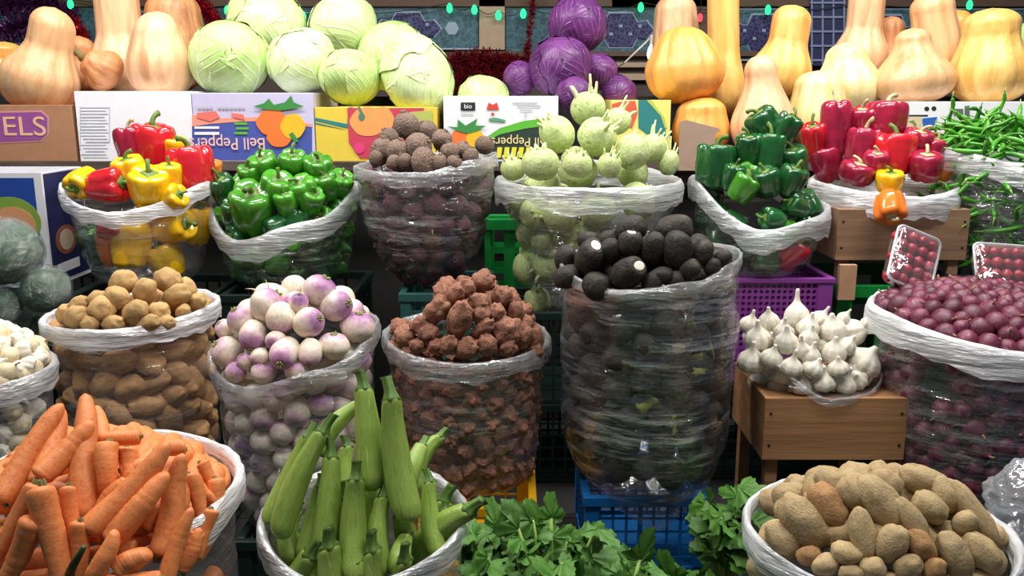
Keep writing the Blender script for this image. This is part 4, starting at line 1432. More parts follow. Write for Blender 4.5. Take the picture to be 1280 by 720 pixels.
spawn(orng[1], hang, quat(axis(265, 30), 1), 40 * mpp(1113, 258, 1.965), 'orange pepper hanging in the film over the front of the wooden crate', 'bell pepper')

b7 = Sack('clear sack heaped with green chillies at the right edge', 1262, 198, 92, 2.15, .955, 0.088, ((180, .025), (0, .0), (270, -.012), (90, .03)), ((0, .7), (.2, .85), (.6, .98), (1, 1)), film=F_mid, cuff=U_mid, cuffw=.05, seed=7)
cx7 = lambda: Vector((rnd.gauss(0, 1), rnd.gauss(0, .5), rnd.gauss(0, .35)))
pour(b7.fill(.015, 145, 150, 0, seed=17), chil, 3.4, 'green chilli seen through the film of the chilli sack', 'green chilli on the heap at the right edge', 'chilli pepper', 'green chillies', 1.0, cx7)
for (x, y, ang, L, lab) in ((1187, 143, 100, 46, 'bright green chilli sticking straight up at the left of the chilli heap'), (1222, 141, 170, 44, 'pale green chilli lying across the top of the chilli heap'), (1240, 160, 30, 50, 'long dark green chilli slanting across the middle of the chilli heap'), (1250, 134, 95, 40, 'green chilli with its stem pointing up at the top of the heap')):
    p = b7.heap(x, y, .01)
    m = mpp(x, y, p.y)
    spawn(chil[2], p + TOWARD * .015, quat(axis(ang, 15), 0), (L * m * 1.0, L * m * 1.0, L * m * .85), lab, 'chilli pepper')

# ------------------------------------------------------------------ middle row of sacks
m1 = Sack('clear sack of brown potatoes with a thick white rolled rim', 166, 388, 105, 1.76, .58, 0.085, ((0, .012), (180, -.006), (270, -.004), (90, .01)), ((0, .82), (.15, .93), (.5, .96), (.85, .96), (1, 1)), film=F_clear, cuff=U_white, cuffw=.036, seed=8)
heap_rows(m1, potA, [
    ('top row', [(154, 353, 37, 31, 20), (210, 351, 40, 31, -25), (233, 360, 28, 24, -50)]),
    ('upper row', [(122, 375, 26, 24, 20), (146, 372, 34, 28, -20), (181, 364, 36, 27, 60), (222, 369, 40, 28, 20), (245, 378, 32, 22, 35, {'d': 'yellowish potato'})]),
    ('third row', [(100, 382, 34, 24, 20), (128, 386, 32, 31, 0), (169, 391, 38, 29, 40), (199, 390, 26, 26, 0), (229, 390, 22, 18, 60)]),
    ('rim row', [(80, 393, 26, 20, 70), (97, 396, 34, 30, 10), (112, 404, 26, 20, 0), (141, 404, 34, 20, 5), (185, 405, 40, 22, 20), (207, 403, 26, 20, 0)])],
    'dusty brown potato', 'the potato heap behind carrots', 'potato', 'brown potatoes on the heap')
pour(m1.fill(.0265, 66, 16, 14, dome_deep=.045, seed=18), potW, 0.92, 'brown potato seen through the film behind the carrots', 'brown potato deep between the others behind the carrots', 'potato', 'brown potatoes', 1.5, lambda: Vector((rnd.gauss(0, 1), rnd.gauss(0, .35), rnd.gauss(0, .5))))

m2 = Sack('clear sack of white and purple turnips behind the courgettes', 369, 418, 106, 1.62, .56, 0.125, ((0, .02), (180, -.022), (245, -.062), (300, -.03), (90, .02)), ((0, .72), (.15, .86), (.5, .94), (.85, .97), (1, 1)), film=F_clear, cuff=U_clear, cuffw=.03, seed=9)
heap_rows(m2, turn, [
    ('top row', [(400, 362, 42, 42, 60, {'tilt': 10}), (335, 381, 44, 44, 50, {'tilt': -5}), (374, 379, 26, 24, 80), (420, 382, 42, 40, 10, {'d': 'purple-blotched turnip'})]),
    ('second row', [(303, 401, 40, 38, 120), (351, 398, 38, 38, 275, {'tilt': -10}), (386, 403, 46, 38, 20), (447, 408, 38, 44, 80, {'d': 'strongly purple turnip', 'tilt': 20})]),
    ('third row', [(281, 411, 25, 25, 130, {'d': 'very small turnip', 'label': 'very small round turnip at the left rim of the turnip heap'}), (316, 420, 38, 34, 270, {'tilt': 30}), (345, 426, 27, 27, 270), (417, 432, 34, 40, 85, {'tilt': 20})]),
    ('fourth row', [(284, 440, 40, 40, 140), (306, 452, 22, 20, 100), (325, 447, 26, 25, 250), (356, 441, 37, 37, 265, {'tilt': 60}), (388, 441, 38, 31, 270, {'tilt': 30})]),
    ('rim row', [(295, 465, 26, 26, 60), (330, 465, 32, 32, 70), (371, 463, 30, 30, 80)]),
    ('row behind film', [(414, 470, 42, 40, 270, {'film': 1}), (345, 497, 36, 36, 100, {'film': 1}), (300, 500, 38, 36, 90, {'film': 1}), (371, 515, 38, 36, 270, {'film': 1}), (330, 520, 36, 34, 270, {'film': 1}), (448, 450, 34, 34, 60, {'film': 1}), (372, 478, 32, 32, 80, {'film': 1})])],
    'white turnip', 'the turnip heap', 'turnip', 'turnips in the sack', tilt=30)
pour(m2.fill(.027, 50, 14, 6, dome_deep=.025, seed=19), turn, 0.98, 'white and purple turnip low behind the film', 'turnip deep between the others on the heap', 'turnip', 'turnips')

m3 = Sack('clear sack of knobbly red-brown sunchokes on the yellow crate', 583, 421, 105, 1.68, .612, 0.14, ((0, .0), (180, .008), (270, -.012), (90, .02)), ((0, .80), (.1, .88), (.5, .95), (.85, .97), (1, 1)), film=F_clear, cuff=U_clear, cuffw=.034, seed=10)
heap_rows(m3, chok, [
    ('top row', [(603, 351, 30, 26, 10), (584, 361, 24, 20, 70), (628, 371, 27, 25, 60)]),
    ('second row', [(567, 369, 32, 22, 45), (600, 378, 28, 25, 0), (546, 388, 40, 27, 50), (620, 391, 24, 22, 80), (644, 390, 30, 21, 100)]),
    ('third row', [(574, 399, 50, 30, 65), (602, 393, 26, 22, 30), (604, 411, 36, 17, 40), (525, 406, 28, 22, 30), (657, 405, 22, 20, 100)]),
    ('fourth row', [(536, 417, 25, 23, 0), (632, 414, 38, 33, 70), (651, 420, 32, 26, 80), (667, 424, 38, 23, 95, {'d': 'orange-brown sunchoke'}), (508, 424, 26, 20, 20)]),
    ('rim row', [(560, 431, 28, 20, 40), (583, 435, 34, 25, 20), (608, 431, 28, 25, 90), (522, 432, 22, 18, 0), (543, 432, 20, 16, 30), (670, 440, 22, 18, 90), (634, 436, 24, 20, 20)])],
    'knobbly sunchoke', 'the sunchoke heap', 'sunchoke', 'sunchokes on the heap')
pour(m3.fill(.0195, 110, 26, 20, dome_deep=.035, seed=20), chok, 1.0, 'red-brown sunchoke seen through the film above the yellow crate', 'red-brown sunchoke deep in the heap', 'sunchoke', 'sunchokes', 1.25)

m4 = Sack('tall crinkled film sack of black radishes drooping over the blue crate', 812, 326, 115, 1.68, .612, 0.11, ((0, .02), (180, -.004), (240, -.028), (290, -.012), (90, .01), (320, .012)), ((0, .70), (.05, .84), (.18, .96), (.5, 1), (1, 1)), film=F_heavy, cuff=U_clear, cuffw=.02, wr=2.2, seed=11, sag=(278, .075, 70))
heap_rows(m4, rads, [
    ('back row', [(789, 287, 42, 38, 20), (843, 287, 48, 40, 10), (735, 300, 28, 24, 0), (760, 299, 26, 24, 30)]),
    ('second row', [(788, 305, 38, 35, 88, {'p': radc[1], 'd': 'pale-tipped black radish', 'tilt': 25}), (817, 311, 44, 32, 85), (846, 314, 54, 42, 86), (877, 316, 36, 32, 60), (764, 313, 32, 28, 100), (902, 323, 28, 22, 30, {'d': 'small brownish radish'})]),
    ('third row', [(738, 322, 46, 42, 70, {'p': radc[0], 'tilt': 48, 'label': 'black radish with a white cut end, left of the two cut ones'}), (707, 323, 34, 30, 70), (828, 344, 30, 24, 0), (862, 336, 28, 26, 30), (890, 334, 24, 22, 70)]),
    ('rim row', [(710, 346, 38, 32, 20), (746, 358, 36, 40, 85), (785, 342, 46, 42, 40, {'p': radc[1], 'tilt': 58, 'label': 'black radish whose large white cut end faces front, at the middle of the rim'}), (815, 354, 30, 26, 60), (842, 350, 26, 24, 20)])],
    'black radish', 'the black radish heap', 'black radish', 'black radishes on the heap')
pour(m4.fill(.030, 62, 12, 14, dome_deep=.05, seed=21), rads, 0.98, 'black radish seen dimly through the crinkled film', 'black radish deep between the others on the heap', 'black radish', 'black radishes')
# wilted radish leaves pressed against the inside of the film
M_wilt = veg('wilted_leaf', ['#5d6a22', '#8a8c30', '#48561c'], (1, 1, 1), 20, 0.6, 0.0, 10, 0.1)
for x0, y0, x1, y1, w, lab in ((862, 388, 892, 452, 10, 'long wilted yellow-green leaf behind the film of the black radish sack'), (795, 508, 826, 506, 16, 'wilted pale leaf scrap low behind the film of the radish sack'), (846, 520, 838, 545, 10, 'wilted green leaf scrap near the bottom of the radish sack'), (868, 470, 880, 440, 18, 'wilted dark green leaf behind the film under the long yellow one')):
    a, b = m4.inside(x0, y0, .004), m4.inside(x1, y1, .004)
    v, f = [], []
    m = mpp(x0, y0, a.y)
    sd = (b - a).normalized().cross(TOWARD).normalized()
    for i in range(13):
        t = i / 12
        c = a.lerp(b, t) + sd * (0.006 * math.sin(t * 6)) + TOWARD * (-0.004 + .003 * math.sin(t * 9))
        for k in (-1, -.5, 0, .5, 1):
            v.append(c + sd * (k * w * m * .5 * (math.sin(math.pi * (0.08 + .9 * t)) ** .7) * (1 + .3 * math.sin(t * 31 + k))) + TOWARD * (-0.003 * abs(k)))
    for i in range(12):
        for k in range(4):
            f.append((i * 5 + k, i * 5 + k + 1, i * 5 + k + 6, i * 5 + k + 5))
    o = obj('wilted_leaf', mesh('wilted_leaf', [q - a for q in v], f, M_wilt), loc=a)
    tag(o, lab, 'leaf')
    md = o.modifiers.new('thick', 'SOLIDIFY')
    md.thickness = 0.0008

m5 = Sack('low open clear sack of garlic bulbs on the wooden crate', 1015, 436, 88, 1.74, .792, 0.085, ((0, -.03), (180, .02), (215, .0), (270, -.065), (300, -.06), (90, .03)), ((0, .86), (.3, .96), (1, 1)), film=F_clear, cuff=U_clear, cuffw=.012, seed=12)
heap_rows(m5, garl, [
    ('top row', [(996, 391, 46, 34, 92, {'p': garl[2], 'tilt': 8, 'label': 'topmost garlic bulb, its neck pointing straight up before the purple crate'}), (961, 399, 34, 28, 100), (938, 403, 30, 26, 80, {'d': 'tan-tinged garlic bulb'}), (1056, 396, 22, 17, 60), (1085, 402, 20, 17, 70)]),
    ('second row', [(1011, 406, 34, 30, 80), (1040, 408, 40, 38, 100, {'p': garl[4]}), (1071, 414, 46, 36, 20, {'p': garl[2]}), (980, 412, 28, 26, 90), (1027, 396, 24, 24, 60)]),
    ('third row', [(983, 425, 40, 32, 95), (1012, 420, 28, 26, 80), (948, 420, 38, 36, 100), (1060, 430, 30, 26, 60), (1003, 436, 28, 24, 100)]),
    ('rim row', [(1043, 437, 40, 32, 92), (1083, 449, 44, 46, 60, {'p': garl[4]}), (1014, 442, 30, 28, 80), (990, 456, 32, 30, 85), (940, 448, 40, 38, 90), (965, 445, 32, 30, 80)]),
    ('row behind film', [(952, 474, 36, 34, 90, {'film': 1}), (975, 482, 30, 30, 60, {'film': 1}), (1002, 478, 32, 32, 90, {'film': 1}), (1030, 474, 32, 32, 100, {'film': 1}), (1057, 478, 32, 30, 80, {'film': 1}), (1084, 481, 30, 28, 70, {'film': 1}), (1018, 458, 30, 30, 60, {'film': 1}), (1048, 458, 28, 28, 100, {'film': 1})])],
    'white garlic bulb', 'the garlic heap', 'garlic', 'garlic bulbs on the heap', tilt=25)
pour(m5.fill(.024, 10, 14, 0, dome_deep=.035, seed=22), garl, 1.0, 'white garlic bulb behind the film on the wooden crate', 'white garlic bulb deep between the others', 'garlic', 'garlic bulbs')

m6 = Sack('wide clear sack of small red onions with a broad white rim', 1236, 401, 142, 1.70, .56, 0.062, ((180, .022), (0, -.004), (270, -.012), (90, .02)), ((0, .74), (.15, .86), (.5, .94), (.85, .97), (1, 1)), film=F_mid, cuff=U_white, cuffw=.046, seed=13)
pour(m6.fill(.0185, 145, 150, 0, jit=.28, seed=23), onio, 1.06, 'small red onion seen through the film of the onion sack', 'small red onion on the heap under the fruit punnets', 'onion', 'red onions', 1.0)

m0 = Sack('clear sack of small white bulbs cut by the left edge', -22, 462, 84, 1.52, .50, 0.075, ((0, .0), (270, -.012), (180, 0), (90, .02)), ((0, .8), (.2, .92), (1, 1)), film=F_mid, cuff=U_mid, cuffw=.034, seed=14)
pour(m0.fill(.0165, 70, 75, 0, seed=24), shal + garl[:2] + garl[3:], 1.12, 'small white bulb seen through the film at the left edge', 'small white bulb on the heap at the left edge', 'shallot', 'small white bulbs', 1.15)

# ------------------------------------------------------------------ front row
f1 = Sack('clear sack of carrots with a thick white rolled rim, at the front left', 112, 612, 184, 1.14, .455, 0.10, ((270, -.03), (0, .004), (180, .0), (90, .01)), ((0, .74), (.15, .88), (.5, .95), (.85, .97), (1, 1)), film=F_mid, cuff=U_white, cuffw=.036, seed=15)
CAR = [  # crown end x, y, tip end x, y, width, lift toward the eye, label
    (-4, 628, 80, 508, 33, .02, 'fat carrot slanting up right at the left edge of the carrot sack'),
    (50, 606, 76, 512, 28, .01, 'carrot leaning behind the fat one at the left edge'),
    (50, 598, 116, 528, 31, .035, 'carrot slanting down left beneath the upright carrot'),
    (107, 650, 102, 494, 34, .05, 'long upright carrot in the middle left, tip pointing straight up'),
    (128, 562, 122, 506, 20, .0, 'slim upright carrot just behind the long upright one'),
    (114, 664, 210, 556, 34, .06, 'longest slanting carrot in the middle of the heap'),
    (139, 678, 208, 592, 33, .055, 'carrot lying parallel below the longest slanting carrot'),
    (200, 694, 232, 570, 33, .045, 'steep carrot right of the two parallel slanting ones'),
    (53, 610, 77, 745, 35, .06, 'broad carrot hanging down at the lower left, crown up'),
    (44, 606, -6, 706, 26, .035, 'carrot slanting down left beside the broad hanging one'),
    (45, 650, 0, 738, 30, .045, 'carrot at the lower left corner below the slanting one'),
    (86, 608, 90, 692, 21, .02, 'thin dark-side carrot between the upright and the hanging one'),
    (101, 652, 94, 736, 24, .03, 'thin carrot running down below the long upright one'),
    (135, 552, 129, 618, 29, .02, 'pale crowned short carrot right of the long upright one'),
    (176, 546, 116, 549, 20, .0, 'thin carrot lying level along the back rim'),
    (160, 560, 158, 602, 26, .005, 'bright orange carrot end at the back'),
    (232, 560, 190, 563, 22, .01, 'short carrot lying level at the back right'),
    (238, 592, 254, 646, 22, .015, 'slim carrot at the right behind the steep one'),
    (204, 726, 239, 636, 22, .045, 'slim carrot with raised tip at the lower right'),
    (116, 732, 141, 664, 26, .055, 'small yellow-tipped carrot standing at the bottom middle'),
    (146, 716, 186, 686, 32, .045, 'stubby carrot lying at the bottom middle'),
    (200, 724, 130, 726, 22, .05, 'carrot lying level along the bottom edge'),
    (250, 578, 278, 620, 17, .0, 'thin carrot along the right rim'),
    (246, 608, 268, 628, 16, .0, 'little carrot tip by the right rim'),
    (246, 664, 238, 694, 20, .01, 'carrot end by the lower right rim'),
    (0, 660, -22, 700, 26, .02, 'carrot end at the left edge under the slanting ones'),
    (160, 600, 120, 640, 24, .01, 'shaded carrot under the longest slanting one'),
    (180, 660, 215, 620, 24, .01, 'shaded carrot under the parallel slanting one'),
    (268, 598, 276, 656, 22, .0, 'slim carrot standing against the right rim'),
    (262, 636, 246, 700, 24, .0, 'carrot pressed along the right rim, below the slim one'),
    (228, 716, 250, 660, 22, .01, 'carrot rising to the right rim near the bottom'),
    (222, 600, 226, 660, 24, .005, 'carrot half hidden right of the steep one'),
    (170, 690, 110, 690, 26, .0, 'shaded carrot lying level under the small yellow-tipped one'),
    (150, 590, 190, 580, 24, .0, 'carrot lying level behind the longest slanting carrot'),
    (20, 690, 60, 640, 24, .01, 'shaded carrot under the broad hanging one'),
]
for i, (x0, y0, x1, y1, w, lift, lab) in enumerate(CAR):
    m = mpp((x0 + x1) / 2, (y0 + y1) / 2, f1.c.y)
    a, b = f1.heap(x0, y0, w * m / 2), f1.heap(x1, y1, w * m / 2)
    # a carrot bridges the heap: both ends keep their line of sight, at nearly one distance
    ym = (a.y + b.y) / 2
    a, b = at(x0, y0, ym + (a.y - ym) * .55), at(x1, y1, ym + (b.y - ym) * .55)
    c = (a + b) / 2 - ray((x0 + x1) / 2, (y0 + y1) / 2).normalized() * lift
    L = (a - b).length
    W_ = w * mpp((x0 + x1) / 2, (y0 + y1) / 2, c.y)
    spawn(carr[i % 4], c, quat(a - b, rnd.uniform(0, 6.28)), (W_, W_, L), lab, 'carrot', 'carrots in the front sack')
    for t in (.15, .5, .85):
        f1.hold(a.lerp(b, t) + (c - (a + b) / 2), W_ * .42)
fl = f1.fill(.019, 30, 70, 0, dome_deep=.036, seed=25)
for i, (p, r, z) in enumerate(fl):
    aa = math.atan2(p.y - f1.c.y, p.x - f1.c.x)
    ax = Vector((-math.sin(aa), math.cos(aa), rnd.gauss(0, .12)))
    lab = 'carrot seen through the film under the white rim' if z == 'wall' else 'carrot buried between the others in the front sack'
    if z == 'wall':
        p = p + Vector((f1.c.x - p.x, f1.c.y - p.y, 0)) * .06
    spawn(carr[i % 4], p, quat(ax, 0), (r * 1.75, r * 1.75, .095), lab, 'carrot', 'carrots behind the film' if z == 'wall' else 'buried carrots')
a = f1.heap(84, 724, .004)
sg = MB().tube([a, at(92, 706, a.y - .05), at(105, 684, a.y - .075)], [.006, .005, .003], 8).build('green_stalk', plain('dark_green_stalk', '#3f4a2c', 0.5), org=a, smooth=True)
tag(sg, 'dark green stalk lying among the carrots at the bottom', 'stalk')

f2 = Sack('clear sack of pale green courgettes, rim drooping to a point in front', 457, 646, 131, 1.12, .455, 0.05, ((262, -.03), (0, .003), (180, .006), (90, .02)), ((0, .74), (.15, .88), (.5, .96), (.85, .98), (1, 1)), film=F_mid, cuff=U_mid, cuffw=.03, seed=16)
ZUC = [  # stem end, blossom end, width, distance ahead of / behind the sack's middle
    (400, 540, 346, 672, 33, -.04, 'long courgette leaning left, in front at the left'),
    (384, 548, 334, 655, 26, .00, 'courgette behind the one leaning left'),
    (415, 572, 404, 708, 34, -.05, 'upright courgette with stem, second upright from the left'),
    (443, 600, 443, 724, 35, -.075, 'shorter upright courgette in the front middle'),
    (476, 622, 473, 722, 29, -.06, 'slim upright courgette with a tall stem, right of the front middle'),
    (487, 500, 510, 652, 39, -.03, 'big glossy courgette pointing down right, blossom end forward'),
    (455, 487, 466, 614, 36, .00, 'tallest courgette with its stem at the very top'),
    (446, 504, 392, 566, 27, .05, 'courgette slanting behind the tallest one'),
    (506, 670, 498, 718, 29, -.07, 'short courgette end at the front right'),
    (534, 604, 548, 700, 26, -.03, 'courgette at the right side of the sack'),
    (400, 610, 380, 700, 26, -.035, 'shaded courgette between the leaning and the upright ones'),
    (545, 545, 512, 610, 26, .06, 'dark-stemmed courgette leaning right at the back'),
    (528, 556, 500, 620, 28, .04, 'courgette hidden behind the big glossy one, stem to the right'),
    (430, 560, 432, 640, 30, .05, 'courgette deep in the middle of the sack'),
    (556, 640, 560, 700, 24, .0, 'dark courgette end at the right rim'),
    (366, 640, 362, 705, 26, -.03, 'courgette low at the left rim'),
    (470, 580, 466, 690, 30, .01, 'courgette deep behind the slim upright one'),
]
for i, (x0, y0, x1, y1, w, dy, lab) in enumerate(ZUC):
    Y = f2.c.y + dy
    a, b = at(x0, y0, Y + .03), at(x1, y1, Y - .02)
    W_ = w * mpp((x0 + x1) / 2, (y0 + y1) / 2, Y)
    spawn(zucc[i % 4], (a + b) / 2, quat(a - b, i * 1.7), (W_, W_, (a - b).length), lab, 'courgette', 'courgettes in the front sack')
    for t in (.1, .5, .9):
        f2.hold(a.lerp(b, t), W_ * .45)
fl = f2.fill(.022, 16, 8, 0, dome_deep=.07, seed=26)
for i, (p, r, z) in enumerate(fl):
    wall = z == 'wall'
    p = p + Vector((f2.c.x - p.x, f2.c.y - p.y, 0)) * .05
    spawn(zucc[i % 4], p, quat(Vector((rnd.gauss(0, .3), rnd.gauss(0, .2), 1)), 0), (r * 1.8, r * 1.8, .12), 'courgette seen through the film of the front sack' if wall else 'courgette deep below the others in the front sack', 'courgette', 'courgettes behind the film' if wall else 'deep courgettes')

f3 = Sack('clear sack of pale potatoes with a milky rim, at the front right', 1096, 660, 163, 1.19, .455, 0.095, ((270, -.02), (0, .0), (180, .0), (90, .0)), ((0, .76), (.15, .9), (.5, .96), (1, 1)), film=F_mid, cuff=U_white, cuffw=.036, seed=17)
heap_rows(f3, potB, [
    ('heap', [(1006, 652, 80, 52, -50, {'label': 'large pale oval potato, biggest at the left of the front potato heap'}),
              (1040, 604, 46, 36, -30, {'label': 'potato at the top left of the front potato heap'}),
              (1034, 631, 62, 42, -58, {'label': 'reddish-brown potato beside the large pale oval one', 'p': potR[1]}),
              (979, 676, 56, 36, -48, {'label': 'potato tucked under the large pale oval one at the left rim'}),
              (1066, 617, 46, 36, -55, {'label': 'potato behind the long one at the top middle'}),
              (1101, 628, 80, 45, -55, {'label': 'long yellowish potato lying down the middle of the heap'}),
              (1113, 679, 54, 38, 62, {'label': 'smooth potato below the end of the long yellowish one'}),
              (1078, 667, 70, 31, -83, {'label': 'slender pointed potato, upright left of the middle'}),
              (1140, 651, 66, 28, -62, {'label': 'slender curved potato right of the long yellowish one'}),
              (1108, 603, 42, 30, -25, {'label': 'small potato at the very top of the heap'}),
              (1155, 600, 62, 36, -22, {'label': 'arched potato lying across the top right', 'p': potB[3]}),
              (1180, 618, 50, 32, -65, {'label': 'potato hanging down from the arched one'}),
              (1162, 634, 46, 37, -45, {'label': 'potato under the arched one'}),
              (1214, 640, 100, 32, -58, {'label': 'longest thin potato down the right side of the heap', 'p': potB[1]}),
              (1206, 654, 34, 28, 60, {'label': 'small round potato against the longest thin one'}),
              (1193, 694, 64, 38, -68, {'label': 'pointed upright potato at the lower right', 'tilt': 10}),
              (1226, 690, 58, 38, -48, {'label': 'potato at the right rim, beneath the longest thin one'}),
              (1057, 692, 38, 30, -20, {'label': 'small potato at the foot of the slender pointed one'}),
              (1012, 695, 32, 25, 10, {'label': 'little brown potato below the large pale oval one', 'p': potR[2]}),
              (1033, 706, 38, 27, 25, {'label': 'little yellowish potato near the front rim at left'}),
              (1091, 711, 34, 28, 0, {'label': 'potato at the bottom edge, left of the middle'}),
              (1135, 708, 38, 30, 30, {'label': 'potato at the bottom edge, right of the middle'}),
              (1064, 717, 32, 22, 0, {'label': 'tiny potato at the bottom edge under the small one'}),
              (1168, 712, 34, 26, 70, {'label': 'brown potato at the bottom edge beside the pointed upright one', 'p': potR[3]}),
              (1152, 682, 44, 30, -60, {'label': 'shaded potato between the smooth and the pointed ones', 'p': potR[4]})])],
    'pale tan potato', 'the front potato heap', 'potato', 'pale potatoes in the front sack', tilt=15)
pour(f3.fill(.024, 24, 40, 0, dome_deep=.022, seed=27), potB, 0.95, 'pale potato seen through the film of the front right sack', 'pale potato buried between the others at the front right', 'potato', 'pale potatoes', 1.3)


# ------------------------------------------------------------------ crates under the sacks
def crate(label, x0, x1, y0, y1, z0, z1, mat, cell=0.03, bar=0.006, holes=False, top=0.02, name='plastic_crate'):
    o = obj(name, None, loc=((x0 + x1) / 2, (y0 + y1) / 2, z0))
    tag(o, label, 'crate')
    t = .012
    m = MB()
    m.box(x0 - .004, x1 + .004, y0 - .004, y0 + t, z1 - top, z1).box(x0 - .004, x1 + .004, y1 - t, y1 + .004, z1 - top, z1)
    m.box(x0 - .004, x0 + t, y0 + t, y1 - t, z1 - top, z1).box(x1 - t, x1 + .004, y0 + t, y1 - t, z1 - top, z1)
    part(m, 'top_rail', mat, o, .002)
    part(MB().box(x0 + .002, x1 - .002, y0 + .002, y1 - .002, z0, z0 + .008), 'bottom', mat, o)
    pw = min(.035, (x1 - x0) * .12)
    for sx in (0, 1):
        for sy in (0, 1):
            xa = x0 if sx == 0 else x1 - pw
            ya = y0 if sy == 0 else y1 - .02
            part(MB().box(xa, xa + pw, ya, ya + .02, z0 + .008, z1 - top), 'corner_post', mat, o, .002)
    zt = z1 - top
    for side in ('front', 'back', 'left', 'right'):
        m = MB()
        if side in ('front', 'back'):
            y = y0 + .004 if side == 'front' else y1 - .008
            a, b = x0 + pw, x1 - pw
            P = lambda u, z, d: (u, y + d, z)
        else:
            x = x0 + .004 if side == 'left' else x1 - .008
            a, b = y0 + .02, y1 - .02
            P = lambda u, z, d: (x + d, u, z)
        if holes:
            nx, nz_ = max(3, int((b - a) / .0135)), max(3, int((zt - z0 - .01) / .0135))
            cw, ch = (b - a) / nx, (zt - z0 - .01) / nz_
            for i in range(nx):
                for j in range(nz_):
                    u, z = a + (i + .5) * cw, z0 + .01 + (j + .5) * ch
                    sq_ = [(-.5, -.5), (0, -.5), (.5, -.5), (.5, 0), (.5, .5), (0, .5), (-.5, .5), (-.5, 0)]
                    ou = [P(u + c * cw, z + s * ch, 0) for c, s in sq_]
                    inn = [P(u + .36 * cw * math.cos(math.radians(225 + 45 * k)), z + .36 * ch * math.sin(math.radians(225 + 45 * k)), 0) for k in range(8)]
                    inb = [P(u + .36 * cw * math.cos(math.radians(225 + 45 * k)), z + .36 * ch * math.sin(math.radians(225 + 45 * k)), .004) for k in range(8)]
                    m.add(ou + inn + inb, [(k, (k + 1) % 8, 8 + (k + 1) % 8, 8 + k) for k in range(8)] + [(8 + k, 8 + (k + 1) % 8, 16 + (k + 1) % 8, 16 + k) for k in range(8)])
        else:
            n = max(2, int((b - a) / cell))
            for i in range(n + 1):
                u = a + (b - a) * i / n
                w = bar * (1.8 if i == n // 2 else 1)
                p, q = P(u - w / 2, z0 + .008, 0), P(u + w / 2, zt, .004)
                m.box(min(p[0], q[0]), max(p[0], q[0]) if p[0] != q[0] else p[0] + .004, min(p[1], q[1]), max(p[1], q[1]), p[2], q[2])
            k = max(2, int((zt - z0) / cell))
            for i in range(1, k):
                z = z0 + (zt - z0) * i / k
                p, q = P(a, z - bar / 2, .001), P(b, z + bar / 2, .003)
                m.box(min(p[0], q[0]), max(p[0], q[0]), min(p[1], q[1]), max(p[1], q[1]), p[2], q[2])
        part(m, 'lattice_side', mat, o)
    return o


K_blu = plain('blue_crate_plastic', '#1766a8', 0.4)
K_yel = plain('yellow_crate_plastic', '#e0a818', 0.4)
K_pur = plain('purple_crate_plastic', '#8a3f98', 0.4)
K_grn = plain('green_crate_plastic', '#138a3a', 0.4)
K_tea = plain('dark_teal_crate_plastic', '#2c5a55', 0.5)
K_dgr = plain('bottle_green_crate_plastic', '#0a211d', 0.5)


def span(x0, x1, Y):
    return at(x0, 400, Y).x, at(x1, 400, Y).x


def px_crate(label, x0, x1, Y, depth, z0, z1, mat, **kw):
    a, b = at(x0, 400, Y).x, at(x1, 400, Y).x
    m = (a + b) / 2
    return crate(label, a, b, Y, Y + depth, z0, z1, mat, **kw)


def xat(x, y, Y):
    return at(x, y, Y).x


# under the middle row
crate('blue plastic lattice crate under the black radish sack', xat(731, 640, 1.575), xat(888, 640, 1.575), 1.575, 1.83, LOW, .607, K_blu, cell=.026, bar=.005)
crate('yellow plastic lattice crate under the sunchoke sack', xat(500, 640, 1.53), xat(669, 630, 1.53), 1.53, 1.81, LOW, .607, K_yel, cell=.024, bar=.004)
crate('black plastic crate under the turnip sack', xat(290, 600, 1.50), xat(446, 600, 1.50), 1.50, 1.75, LOW, .555, K_dgr)
crate('black plastic crate under the potato sack behind the carrots', xat(80, 540, 1.63), xat(256, 540, 1.63), 1.63, 1.88, LOW, .575, K_dgr)
crate('black plastic crate under the red onion sack', xat(1130, 560, 1.56), xat(1330, 560, 1.56), 1.56, 1.84, LOW, .555, K_dgr)
